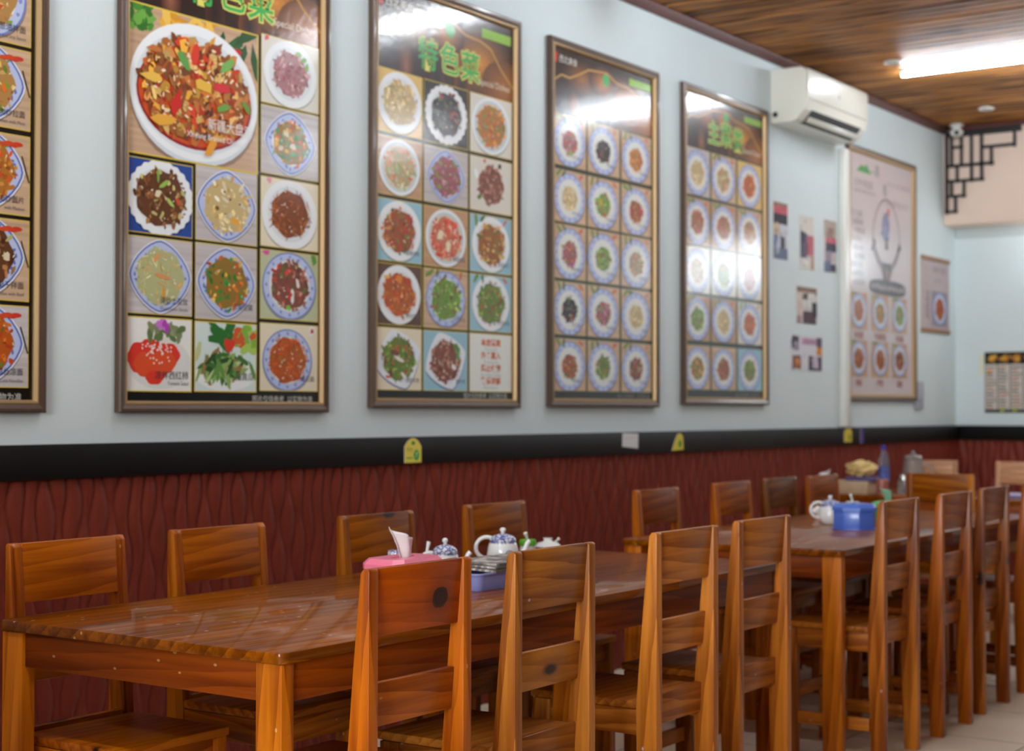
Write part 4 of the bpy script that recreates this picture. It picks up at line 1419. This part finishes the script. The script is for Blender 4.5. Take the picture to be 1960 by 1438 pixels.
for lab, x0, x1, z0, z1, pats in PH:
    R_ = empty('wall_photo', (x0, D - 0.0005, z0))
    tag(R_, lab, 'photo', 'snapshots stuck on the wall')
    w_, h_ = x1 - x0, z1 - z0
    from_bm('paper', box_bm(0, w_, -0.002, 0, 0, h_), M['sticker_white'], R_)
    P = Print(w_, h_, 0.0022)
    P.rect(0.003, 0.003, w_ - 0.003, h_ - 0.003, (196, 190, 190))
    for (a_, b_, c_, d_, rgb) in pats:
        P.rect(a_ * w_, b_ * h_, c_ * w_, d_ * h_, rgb)
        for k in range(7):
            j = rng.uniform(0.75, 1.2)
            P.blob((a_ + (c_ - a_) * rng.random()) * w_, (b_ + (d_ - b_) * rng.random()) * h_, 0.012, tuple(min(255, q * j) for q in rgb), rng, 1.4, (0.003, 0.003, w_ - 0.003, h_ - 0.003))
    P.build('print', M['paper_print'], R_)

# ---- menu sheet and pale card on the far wall
R_ = empty('menu_sheet', (XE - 0.0005, 3.735, 1.236), -PI / 2)
tag(R_, 'black and cream price list with three dish photos on the end wall', 'menu')
w_, h_ = 0.75, 0.44
from_bm('board', box_bm(0, w_, -0.004, 0, 0, h_, 0.001), M['dark_plastic'], R_)
P = Print(w_, h_, 0.0045)
P.rect(0, 0, w_, h_, (40, 40, 34))
rng = random.Random(51)
for cx in range(8):
    u = 0.004 + cx * 0.093
    for k in range(16):
        P.blob(u + 0.045 + rng.gauss(0, 0.016), h_ - 0.045 + rng.gauss(0, 0.012), 0.012, rng.choice([(206, 150, 50), (180, 110, 40), (226, 180, 80)]), rng, 1.3, (u, h_ - 0.085, u + 0.09, h_))
    P.rect(u, 0.022, u + 0.086, h_ - 0.088, (206, 200, 190))
    for k in range(13):
        v = 0.03 + k * 0.0245
        P.rect(u + 0.006, v, u + rng.uniform(0.05, 0.08), v + 0.011, rng.choice([(120, 110, 104), (90, 84, 80), (150, 130, 120), (170, 100, 70)]))
    P.blob(u + 0.03, 0.30 if cx == 0 else 0.02, 0.016, (222, 140, 60) if cx == 0 else (170, 180, 70), rng, 1.2)
P.build('print', M['paper_print'], R_)
o = from_bm('pale_card', box_bm(XE - 0.003, XE - 0.0005, 3.742, 3.775, 1.515, 1.660), plain('pale_yellow_card', (226, 226, 196), 0.7))
tag(o, 'narrow pale yellow card stuck left of the price list', 'card')

# ---- stickers on the black band
YB = D - 0.0325


def sticker(name, outline, x, z, label, rgb, marks, rz=0.0):
    R_ = empty(name, (x, YB, z))
    tag(R_, label, 'sticker', None)
    b = bmesh.new()
    prism(b, outline, 'y', -0.0016, 0)
    from_bm('paper', b, M['sticker_white'], R_)
    P = Print(0.1, 0.1, 0.0018)
    P.poly(outline, rgb)
    for mk in marks:
        if mk[0] == 'o':
            P.oval(*mk[1:])
        elif mk[0] == 't':
            P.text(*mk[1:])
        else:
            P.rect(*mk[1:])
    P.build('print', M['sticker_print'], R_)


house = [(0, 0), (0.108, 0), (0.108, 0.066), (0.086, 0.088), (0.066, 0.098), (0.044, 0.098), (0.022, 0.088), (0, 0.066)]
sticker('table_number_sticker', house, 4.907, 1.040, 'yellow house-shaped sticker with a green number, on the black band', (232, 214, 90),
        [('o', 0.076, 0.030, 0.018, 0.022, (60, 160, 70), 20), ('t', '7', 0.069, 0.020, 0.03, (250, 250, 210)), ('t', '号台', 0.012, 0.045, 0.02, (110, 130, 60)), ('r', 0.012, 0.016, 0.05, 0.022, (130, 170, 70)), ('o', 0.055, 0.078, 0.012, 0.008, (70, 140, 60), 12)])
sticker('blank_note', [(0, 0.012), (0.15, 0), (0.153, 0.074), (0.004, 0.078)], 6.590, 1.062, 'blank white paper square stuck on the black band', (222, 222, 220), [('r', 0.02, 0.05, 0.12, 0.054, (206, 206, 204))])
sticker('table_number_sticker', [(0, 0.0), (0.122, 0.004), (0.118, 0.07), (0.09, 0.088), (0.06, 0.084), (0.03, 0.05)], 7.083, 1.044, 'slanted torn yellow sticker on the black band, right of the white note', (226, 206, 70),
        [('o', 0.085, 0.034, 0.018, 0.02, (70, 150, 60), 18)])
sticker('table_number_sticker', [(0, 0), (0.122, 0), (0.122, 0.06), (0.10, 0.086), (0.025, 0.086), (0, 0.06)], 9.291, 1.052, 'far yellow sticker on the black band beside a purple strip', (222, 200, 70),
        [('o', 0.085, 0.03, 0.02, 0.022, (110, 150, 60), 18)])
sticker('purple_strip', [(0, 0), (0.05, 0), (0.05, 0.1), (0, 0.1)], 9.555, 1.040, 'thin purple strip on the black band, far along the wall', (78, 50, 130), [('r', 0.015, 0.01, 0.03, 0.09, (110, 80, 160))])

# ---- grey conduit box beside the pale poster, conduit, CCTV
R_ = empty('switch_box', (10.590, D, 1.262))
tag(R_, 'flat grey switch box at the lower right of the pale poster', 'switch')
from_bm('cover', box_bm(0, 0.13, -0.022, -0.0005, 0, 0.19, 0.004), M['grey_plastic'], R_)
from_bm('switch_plate', box_bm(0.02, 0.11, -0.026, -0.0225, 0.05, 0.14, 0.002), M['grey_plastic'], R_)
o = from_bm('drain_conduit', box_bm(9.285, 9.365, D - 0.05, D - 0.0005, 1.144, 2.895, 0.012, 3), M['white_plastic'])
tag(o, 'white plastic conduit running down from the air conditioner beside the pale poster', 'conduit')

R_ = empty('security_camera', (11.10, 3.815, ZC))
tag(R_, 'white dome security camera in the far ceiling corner', 'camera')
b = bmesh.new()
add_lathe(b, [(0, 0), (0.05, 0), (0.052, -0.012), (0.03, -0.02), (0.028, -0.03)], 24)
from_bm('base', b, M['white_plastic'], R_)
b = bmesh.new()
add_lathe(b, [(0.0, -0.028), (0.03, -0.030), (0.045, -0.045), (0.046, -0.062), (0.034, -0.082), (0.0, -0.09)], 24)
from_bm('housing', b, M['white_plastic'], R_)
b = bmesh.new()
add_tube(b, [(-0.03, -0.01, -0.06), (-0.052, -0.016, -0.066)], 0.018, 14)
from_bm('lens', b, M['dark_plastic'], R_)

# ---- air conditioner
R_ = empty('air_conditioner', (8.305, D, 2.90))
tag(R_, 'white wall air conditioner under the ceiling, between posters', 'air conditioner')
aw = 0.90
prof = [(-0.002, 0.0), (-0.13, 0.0), (-0.17, 0.012), (-0.218, 0.07), (-0.228, 0.12), (-0.228, 0.27), (-0.218, 0.30), (-0.19, 0.312), (-0.002, 0.312)]
from_bm('body', prism_bm(prof, 'x', 0, aw, 0.006, 3), M['cream_plastic'], R_)
pf = [(-0.2285, 0.125), (-0.236, 0.13), (-0.236, 0.275), (-0.226, 0.301), (-0.2285, 0.27)]
from_bm('front_panel', prism_bm(pf, 'x', 0.012, aw - 0.012, 0.0015), M['cream_plastic'], R_)
ang = math.atan2(0.058, 0.048)
from_bm('air_slot', prism_bm([(-0.150, 0.0035), (-0.173, 0.013), (-0.2215, 0.071), (-0.2225, 0.0695), (-0.1740, 0.0105), (-0.150, 0.0015)], 'x', 0.09, aw - 0.09, 0), M['dark_plastic'], R_)
from_bm('flap', prism_bm([(-0.178, 0.010), (-0.200, 0.036), (-0.2035, 0.033), (-0.1815, 0.007)], 'x', 0.10, aw - 0.10, 0.0008), M['cream_plastic'], R_)
b = bmesh.new()
add_tube(b, [(0.004, -0.035, 0.05), (-0.004, -0.035, 0.05)], 0.016, 16)
from_bm('side_plug', b, M['dark_plastic'], R_)
b = bmesh.new()
add_tube(b, [(aw * 0.5, -0.2362, 0.20), (aw * 0.5, -0.2375, 0.20)], 0.011, 16)
from_bm('badge', b, M['grey_plastic'], R_)

# ---- black fretwork in the far corner
segs = [((3.918, 3.262), (3.921, 2.682)), ((3.921, 3.258), (3.388, 3.235)), ((3.882, 3.245), (3.883, 3.028)), ((3.81, 3.245), (3.811, 3.022)), ((3.737, 3.245), (3.738, 2.903)), ((3.663, 3.244), (3.665, 2.904)),
        ((3.593, 3.136), (3.594, 3.01)), ((3.428, 3.235), (3.428, 3.128)), ((3.663, 3.138), (3.428, 3.134)), ((3.882, 3.153), (3.806, 3.151)), ((3.915, 3.020), (3.586, 3.016)), ((3.915, 2.909), (3.657, 2.907)),
        ((3.916, 2.799), (3.79, 2.799)), ((3.924, 2.688), (3.851, 2.688)), ((3.843, 3.018), (3.843, 2.904)), ((3.793, 2.905), (3.793, 2.794)), ((3.884, 2.907), (3.884, 2.801)), ((3.855, 2.798), (3.856, 2.685))]
b = bmesh.new()
for k, ((ya, za), (yb, zb)) in enumerate(segs):
    hw = 0.0085
    d_ = 0.0004 * (k % 5)
    add_box(b, 11.172 + d_, 11.1985, min(ya, yb) - hw, max(ya, yb) + hw, min(za, zb) - hw, max(za, zb) + hw)
o = from_bm('corner_fretwork', b, M['black'])
tag(o, 'stepped black wooden lattice bracket in the upper corner of the beige beam', 'lattice')

# ------------------------------------------------------------------ things on the tables


def arc(c, r, a0, a1, n=12, plane='xz', sx=1.0, sz=1.0):
    out = []
    for k in range(n + 1):
        a = a0 + (a1 - a0) * k / n
        p = (c[0] + r * sx * math.cos(a), c[1], c[2] + r * sz * math.sin(a))
        out.append(p)
    return out


def teapot(x, y, z, s, label, rz=0.0, group='teapots', crest=False):
    r = empty('teapot', (x, y, z), rz)
    tag(r, label, 'teapot', group)
    b = bmesh.new()
    add_lathe(b, [(0, 0.001), (0.034 * s, 0.0), (0.038 * s, 0.004), (0.048 * s, 0.02), (0.0505 * s, 0.04), (0.047 * s, 0.062), (0.043 * s, 0.075), (0.041 * s, 0.078)], 32, mats=[0, 0, 0, 0, 0, 0, 1])
    from_bm('body', b, [M['porcelain'], M['china']], r, ang=50)
    b = bmesh.new()
    add_lathe(b, [(0.0415 * s, 0.0785), (0.0425 * s, 0.081), (0.041 * s, 0.089), (0.030 * s, 0.098), (0.012 * s, 0.1035), (0, 0.1045)], 32)
    lid = from_bm('lid', b, M['china'], r, ang=50)
    b = bmesh.new()
    add_lathe(b, [(0.006 * s, 0.1035), (0.006 * s, 0.106), (0.0065 * s, 0.109), (0.0095 * s, 0.113), (0.0095 * s, 0.118), (0.006 * s, 0.122), (0, 0.123)], 24)
    from_bm('lid_knob', b, M['porcelain'], lid, ang=60)
    b = bmesh.new()
    add_tube(b, arc((-0.050 * s, 0, 0.060 * s), 0.030, PI * 0.36, PI * 1.58, 16, sx=1.15 * s, sz=1.1 * s), 0.0064, 12)
    from_bm('handle', b, M['porcelain'], r, ang=60)
    b = bmesh.new()
    add_tube(b, [(0.044 * s, 0, 0.03), (0.06 * s, 0, 0.038), (0.071 * s, 0, 0.055), (0.077 * s, 0, 0.074), (0.085 * s, 0, 0.082)], [0.013, 0.011, 0.009, 0.0075, 0.0075], 12)
    from_bm('spout', b, M['porcelain'], r, ang=60)
    if crest:
        b = bmesh.new()
        pts = [(0.012 * math.cos(a), -0.0512 * s, 0.042 + 0.012 * math.sin(a)) for a in [2 * PI * k / 20 for k in range(21)]]
        add_tube(b, pts, 0.0012, 6)
        add_tube(b, [(-0.006, -0.0512 * s, 0.036), (0, -0.0516 * s, 0.050), (0.006, -0.0512 * s, 0.036)], 0.001, 6)
        for v in b.verts:
            q = v.co.copy()
            c_, s_ = math.cos(0.35), math.sin(0.35)
            v.co = (q.x * c_ - q.y * s_, q.x * s_ + q.y * c_, q.z)
        from_bm('crest', b, plain('cobalt_print', (52, 76, 160), 0.3), r)
    return r


def jar(x, y, z, rad, hgt, lid_mat, label, spoon=None, body_mat=None, name='condiment_jar', group='condiment jars'):
    r = empty(name, (x, y, z))
    tag(r, label, 'jar', group)
    b = bmesh.new()
    add_lathe(b, [(0, 0.001), (rad * 0.8, 0), (rad * 0.98, hgt * 0.15), (rad, hgt * 0.45), (rad * 0.92, hgt * 0.72)], 24)
    from_bm('body', b, body_mat or M['porcelain'], r, ang=50)
    b = bmesh.new()
    add_lathe(b, [(rad * 0.9, hgt * 0.72), (rad * 1.04, hgt * 0.74), (rad * 1.04, hgt * 0.92), (rad * 0.95, hgt), (0, hgt)], 24)
    from_bm('lid', b, lid_mat, r, ang=40)
    if spoon:
        b = bmesh.new()
        add_tube(b, [(0, 0, hgt * 0.95), (spoon[0] * 0.5, spoon[1] * 0.5, hgt + spoon[2] * 0.5), (spoon[0], spoon[1], hgt + spoon[2])], [0.004, 0.005, 0.007], 10)
        from_bm('spoon_handle', b, M['porcelain'], r, ang=60)
    return r


def tissue_sheet(name, x, y, z, wd, hg, seed, mat, parent, peak=0.3, rz=0.0):
    """a pulled-up paper tissue: a folded fan that rises to an off-centre tip"""
    rg = random.Random(seed)
    b = bmesh.new()
    nu, nv = 13, 11
    Lc = [(-0.20, 0.0), (-0.26, 0.42), (-0.56, 1.0)]
    Rc = [(0.52, 0.0), (0.62, 0.34), (0.46, 0.62)]

    def bez(c, t):
        a0, a1, a2 = c
        return tuple(a0[k] * (1 - t) ** 2 + 2 * a1[k] * t * (1 - t) + a2[k] * t * t for k in (0, 1))
    gr = []
    for j in range(nv):
        t = j / (nv - 1)
        l_, r_ = bez(Lc, t), bez(Rc, t)
        row = []
        for i in range(nu):
            q = i / (nu - 1)
            xx = l_[0] + (r_[0] - l_[0]) * q
            zz = l_[1] + (r_[1] - l_[1]) * q ** (1 - 0.4 * t)
            yy = 0.010 * math.sin(2.6 * PI * q + 0.8 * t) * (0.5 + t) + 0.018 * t * t * (0.4 - q) + rg.uniform(-0.0008, 0.0008)
            row.append(b.verts.new((x + xx * wd, y + yy, z + zz * hg)))
        gr.append(row)
    for j in range(nv - 1):
        for i in range(nu - 1):
            b.faces.new((gr[j][i], gr[j][i + 1], gr[j + 1][i + 1], gr[j + 1][i]))
    o = from_bm(name, b, mat, parent, ang=80)
    sm = o.modifiers.new('thickness', 'SOLIDIFY')
    sm.thickness = 0.0012
    return o


def tissue_box(x, y, z, sx, sy, hz, mat, lid_mat, tis_mat, label, rz=0.0, corner=0.02, th=0.10, tw=0.07, seed=1, collar=True):
    r = empty('tissue_box', (x, y, z), rz)
    tag(r, label, 'tissue box', 'plastic tissue boxes')
    a_, b_ = sx / 2, sy / 2

    def octo(a_, b_, c):
        return [(-a_ + c, -b_), (a_ - c, -b_), (a_, -b_ + c), (a_, b_ - c), (a_ - c, b_), (-a_ + c, b_), (-a_, b_ - c), (-a_, -b_ + c)]
    b = bmesh.new()
    prism(b, octo(a_ * 0.97, b_ * 0.97, corner), 'z', 0.006, hz * 0.72)
    bevel(b, 0.003)
    from_bm('box', b, mat, r)
    b = bmesh.new()
    prism(b, octo(a_ * 1.02, b_ * 1.02, corner * 1.05), 'z', 0, 0.0058)
    bevel(b, 0.0015)
    from_bm('foot', b, mat, r)
    b = bmesh.new()
    lo, hi = octo(a_ * 1.03, b_ * 1.03, corner * 1.05), octo(a_ * 0.90, b_ * 0.88, corner)
    rows = [[b.verts.new((p[0], p[1], zz)) for p in pr] for pr, zz in ((lo, hz * 0.725), (lo, hz * 0.86), (hi, hz))]
    slot = [(-0.045 * sx / 0.2, -0.012), (0, -0.016), (0.045 * sx / 0.2, -0.012), (0.05 * sx / 0.2, 0), (0.045 * sx / 0.2, 0.012), (0, 0.016), (-0.045 * sx / 0.2, 0.012), (-0.05 * sx / 0.2, 0)]
    slot = [(-0.035, -0.014), (0.035, -0.014), (0.05, -0.006), (0.05, 0.006), (0.035, 0.014), (-0.035, 0.014), (-0.05, 0.006), (-0.05, -0.006)]
    k_ = sx / 0.2
    rows.append([b.verts.new((p[0] * k_, p[1] * k_, hz)) for p in slot])
    rows.append([b.verts.new((p[0] * k_, p[1] * k_, hz - 0.012)) for p in slot])
    b.faces.new(rows[0][::-1])
    for q, w_ in zip(rows, rows[1:]):
        for k in range(8):
            b.faces.new((q[k], q[(k + 1) % 8], w_[(k + 1) % 8], w_[k]))
    b.faces.new(rows[-1])
    from_bm('lid', b, lid_mat, r, ang=25)
    if tis_mat:
        tissue_sheet('tissue', 0, 0, hz - 0.006, tw, th, seed, tis_mat, r)
    return r


# front table
tissue_box(3.325, 2.655, TZ, 0.215, 0.135, 0.098, M['pink'], M['pink_lid'], M['tissue'], 'pink plastic tissue box with a white tissue standing up', 0.02, 0.022, 0.088, 0.075, 4)
teapot(3.640, 2.755, TZ, 0.86, 'small lidded blue and white pot behind the nearest chair', -0.9, crest=False)
teapot(4.065, 2.850, TZ, 1.0, 'larger white teapot with blue lid and round blue crest, behind the newspapers', -0.9, crest=True)
jar(3.575, 2.880, TZ, 0.026, 0.086, M['china'], 'white jar with blue rim just behind the pink tissue box')
jar(3.765, 2.920, TZ, 0.027, 0.058, M['green'], 'green-lidded jar with a white spoon, beside the small lidded pot', (0.012, 0, 0.036))
jar(4.285, 2.905, TZ, 0.027, 0.068, M['green'], 'green-lidded jar with a white spoon, right of the large teapot', (-0.014, 0, 0.022))
r = empty('lidded_bowl', (4.405, 2.905, TZ))
tag(r, 'white lidded bowl with a blue rim at the right of the condiments', 'bowl')
b = bmesh.new()
add_lathe(b, [(0, 0.001), (0.026, 0), (0.038, 0.014), (0.044, 0.034)], 28)
from_bm('body', b, M['porcelain'], r, ang=50)
b = bmesh.new()
add_lathe(b, [(0.046, 0.034), (0.046, 0.038), (0.034, 0.050), (0.017, 0.054), (0.014, 0.058), (0.017, 0.066), (0.0, 0.067)], 28, mats=[1, 0, 0, 0, 0, 0])
from_bm('lid', b, [M['porcelain'], M['china']], r, ang=40)
b = bmesh.new()
add_tube(b, [(0.03, 0.0, 0.046), (0.058, 0, 0.054), (0.066, 0, 0.058)], [0.003, 0.004, 0.006], 8)
from_bm('spoon_handle', b, M['porcelain'], r, ang=60)

# blue tray with newspapers on top
r = empty('storage_tray', (3.705, 2.585, TZ))
tag(r, 'shallow lavender blue plastic tray under the newspapers', 'tray')
hx_, hy_, hh, th_ = 0.245, 0.082, 0.048, 0.003


def rrect(a_, b_, c, n=5):
    out = []
    for (cx, cy, a0) in ((a_ - c, -b_ + c, -PI / 2), (a_ - c, b_ - c, 0), (-a_ + c, b_ - c, PI / 2), (-a_ + c, -b_ + c, PI)):
        for k in range(n):
            a = a0 + k * PI / 2 / (n - 1)
            out.append((cx + c * math.cos(a), cy + c * math.sin(a)))
    return out


b = bmesh.new()
prof = [(rrect(hx_ - 0.012, hy_ - 0.01, 0.015), 0.0), (rrect(hx_ - 0.004, hy_ - 0.004, 0.02), 0.012), (rrect(hx_, hy_, 0.022), hh - 0.006), (rrect(hx_ + 0.007, hy_ + 0.007, 0.026), hh - 0.004), (rrect(hx_ + 0.007, hy_ + 0.007, 0.026), hh),
        (rrect(hx_ - th_, hy_ - th_, 0.02), hh), (rrect(hx_ - 0.012, hy_ - 0.010, 0.015), 0.006)]
rows = [[b.verts.new((p[0], p[1], z)) for p in pr] for pr, z in prof]
b.faces.new(rows[0][::-1])
for q, w_ in zip(rows, rows[1:]):
    for k in range(len(q)):
        b.faces.new((q[k], q[(k + 1) % len(q)], w_[(k + 1) % len(q)], w_[k]))
b.faces.new(rows[-1])
from_bm('tray_body', b, M['lavender'], r, ang=40)
from_bm('clip', box_bm(-0.012, 0.012, -hy_ - 0.011, -hy_ - 0.0075, hh - 0.022, hh - 0.002, 0.001), M['white_plastic'], r)


def news_mat():
    mt, nt, b = nmat('printed_newspaper')
    tc = N(nt, 'ShaderNodeTexCoord')
    v = N(nt, 'ShaderNodeTexBrick')
    nt.links.new(tc.outputs['Object'], v.inputs['Vector'])
    v.inputs['Scale'].default_value = 1
    v.inputs['Brick Width'].default_value = 0.05
    v.inputs['Row Height'].default_value = 0.02
    v.inputs['Mortar Size'].default_value = 0.004
    v.inputs['Color1'].default_value = lin((120, 112, 110))
    v.inputs['Color2'].default_value = lin((196, 190, 184))
    v.inputs['Mortar'].default_value = lin((220, 216, 208))
    no = N(nt, 'ShaderNodeTexNoise')
    nt.links.new(tc.outputs['Object'], no.inputs['Vector'])
    no.inputs['Scale'].default_value = 16
    no.inputs['Detail'].default_value = 4
    c = mixc(nt, smooth(nt, no.outputs['Fac'], 0.45, 0.62), lin((104, 96, 92)), v.outputs['Color'])
    nt.links.new(c, b.inputs['Base Color'])
    b.inputs['Roughness'].default_value = 0.5
    return mt


M['news'] = news_mat()
nlab = ['folded newspaper lying directly on the blue tray', 'folded newspaper in the middle of the pile on the blue tray', 'creased newspaper topmost on the blue tray']
for k in range(3):
    rg = random.Random(60 + k)
    b = bmesh.new()
    nx, ny = 22, 10
    gx, gy = 0.215 - 0.008 * k, 0.092 - 0.004 * k
    zb = TZ + 0.0495 + k * 0.0075
    lay = []
    for side in (0, 1):
        g_ = []
        for j in range(ny + 1):
            row = []
            for i in range(nx + 1):
                u, v = i / nx * 2 - 1, j / ny * 2 - 1
                wv = 0.0012 * math.sin(5 * u + k) * math.cos(3 * v + k)
                row.append(b.verts.new((u * gx, v * gy + 0.002 * math.sin(7 * u + k), side * 0.0055 + wv)))
            g_.append(row)
        lay.append(g_)
    for g_ in lay:
        for j in range(ny):
            for i in range(nx):
                b.faces.new((g_[j][i], g_[j][i + 1], g_[j + 1][i + 1], g_[j + 1][i]))
    B_, T_ = lay
    for i in range(nx):
        b.faces.new((B_[0][i], B_[0][i + 1], T_[0][i + 1], T_[0][i]))
        b.faces.new((B_[ny][i], B_[ny][i + 1], T_[ny][i + 1], T_[ny][i]))
    for j in range(ny):
        b.faces.new((B_[j][0], B_[j + 1][0], T_[j + 1][0], T_[j][0]))
        b.faces.new((B_[j][nx], B_[j + 1][nx], T_[j + 1][nx], T_[j][nx]))
    o = from_bm('newspaper', b, M['news'], None, (3.735 + rg.uniform(-0.008, 0.008), 2.583, zb))
    o.rotation_euler = (0, 0, rg.uniform(-0.02, 0.02))
    tag(o, nlab[k], 'newspaper', 'newspapers on the blue tray')

# second table
tissue_box(6.215, 2.575, TZ, 0.17, 0.17, 0.105, M['blue_box'], M['blue_box'], None, 'blue plastic tissue box with cut corners, on the second table', 0.25, 0.05)
teapot(6.430, 2.775, TZ, 1.0, 'white teapot with blue lid behind the blue tissue box', -1.05)
tissue_box(6.880, 2.690, TZ, 0.16, 0.12, 0.078, M['green2'], M['green2'], M['mint'], 'green plastic tissue box with a mint tissue, on the second table', 0.1, 0.02, 0.075, 0.12, 9)
jar(6.640, 2.760, TZ, 0.030, 0.088, M['porcelain'], 'white jar with a leaning white spoon between blue and green tissue boxes', (-0.022, 0, 0.03))
jar(6.545, 2.560, TZ, 0.032, 0.085, M['china'], 'blue-patterned white jar right beside the blue tissue box', None, M['china'])


def crumple(name, x, y, z, s, seed, mat, label, cat, sc=(1, 1, 0.6)):
    rg = random.Random(seed)
    b = bmesh.new()
    bmesh.ops.create_icosphere(b, subdivisions=3, radius=s)
    for v in b.verts:
        q = 1 + rg.uniform(-0.26, 0.26) + 0.2 * math.sin(5 * v.co.x / s + seed) * math.cos(4 * v.co.y / s)
        v.co = Vector((v.co.x * sc[0], v.co.y * sc[1], v.co.z * sc[2])) * q
    lo = min(v.co.z for v in b.verts)
    for v in b.verts:
        v.co.z = max(v.co.z - lo - s * 0.12, 0.0)
    o = from_bm(name, b, mat, None, (x, y, z), ang=30)
    tag(o, label, cat)
    return o


crumple('used_tissue', 6.92, 3.045, TZ, 0.030, 3, M['tissue'], 'crumpled white tissue on the wall side of the second table', 'tissue', (1.3, 0.8, 0.6))

# cross table
o = from_bm('carton', box_bm(8.76, 8.95, 3.55, 3.78, TZ, TZ + 0.076, 0.004), M['carton'])
tag(o, 'low beige carton on the cross table near the wall', 'carton')
o = from_bm('plastic_box', box_bm(8.78, 8.93, 3.53, 3.70, TZ + 0.0765, TZ + 0.100, 0.006), M['purple'])
tag(o, 'flat dull purple box lying on the beige carton', 'box')
crumple('paper_bag', 8.85, 3.62, TZ + 0.1005, 0.07, 12, M['yellow_bag'], 'crumpled yellow paper bag on top of the purple box', 'bag', (0.9, 1.2, 0.62))
tissue_box(8.835, 3.845, TZ, 0.10, 0.09, 0.075, M['white_plastic'], M['white_plastic'], M['tissue'], 'small white tissue box close to the wall on the cross table', PI / 2, 0.012, 0.075, 0.075, 21)
r = empty('tea_tin', (8.80, 3.475, TZ))
tag(r, 'rose-coloured tin beside the beige carton', 'tin')
b = bmesh.new()
add_lathe(b, [(0, 0), (0.034, 0), (0.035, 0.003), (0.035, 0.074)], 24)
from_bm('body', b, M['rose_tin'], r)
b = bmesh.new()
add_lathe(b, [(0.036, 0.074), (0.036, 0.088), (0.034, 0.09), (0, 0.09)], 24)
from_bm('lid', b, M['rose_tin'], r)
r = empty('water_bottle', (9.19, 3.62, TZ))
tag(r, 'clear plastic bottle with blue cap and blue label on the cross table', 'bottle')
b = bmesh.new()
add_lathe(b, [(0, 0.002), (0.032, 0.0), (0.036, 0.006), (0.036, 0.16), (0.034, 0.185), (0.022, 0.225), (0.013, 0.245), (0.013, 0.256)], 24)
from_bm('body', b, M['bottle_blue'], r, ang=50)
b = bmesh.new()
add_lathe(b, [(0.0366, 0.06), (0.0366, 0.15)], 24)
from_bm('label', b, plain('blue_bottle_label', (96, 116, 190), 0.4, var=0.3, vscale=40), r)
b = bmesh.new()
add_lathe(b, [(0.0155, 0.254), (0.0155, 0.274), (0.013, 0.277), (0, 0.277)], 20)
from_bm('cap', b, plain('deep_blue_cap', (34, 44, 176), 0.35), r)
r = empty('glass_jug', (9.30, 3.475, TZ))
tag(r, 'clear glass jug with lid knob on the cross table, right of the bottle', 'jug')
b = bmesh.new()
add_lathe(b, [(0, 0.002), (0.05, 0.0), (0.066, 0.02), (0.070, 0.08), (0.060, 0.15), (0.052, 0.19), (0.056, 0.205), (0.053, 0.205), (0.049, 0.19), (0.056, 0.15), (0.066, 0.08), (0.062, 0.022), (0, 0.008)], 28)
from_bm('body', b, M['glass'], r, ang=50)
b = bmesh.new()
add_lathe(b, [(0.054, 0.206), (0.05, 0.214), (0.015, 0.222), (0.008, 0.228), (0.013, 0.238), (0.010, 0.246), (0, 0.247)], 28)
from_bm('lid', b, M['chrome'], r, ang=50)
b = bmesh.new()
add_tube(b, arc((0, 0, 0.12), 0.055, PI * 0.42, PI * 1.58, 12), 0.007, 10)
for v in b.verts:
    q = v.co.copy()
    v.co = (0.02 * 0 + q.y, q.x - 0.062, q.z)
from_bm('handle', b, M['glass'], r, ang=60)
jar(9.02, 3.425, TZ, 0.040, 0.11, M['chrome'], 'clear glass jar with steel lid in front of the bottle', None, M['glass'], 'glass_jar')
o = from_bm('napkin_holder', box_bm(8.98, 9.05, 3.02, 3.12, TZ, TZ + 0.055, 0.006), M['black'])
tag(o, 'small black napkin holder on the cross table, left of the pale chair', 'napkin holder')
for k in range(2):
    o = from_bm('folded_menu', box_bm(8.84, 9.02, 2.62, 2.82, TZ + k * 0.0125, TZ + 0.012 + k * 0.0125, 0.003), plain('lilac_paper_' + 'ab'[k], (186, 176, 214) if k else (120, 112, 160), 0.5))
    o.rotation_euler = (0, 0, 0)
    tag(o, ('lower purple folded menu at the right edge on the cross table', 'upper lilac folded menu at the right edge on the cross table')[k], 'menu', 'folded menus')
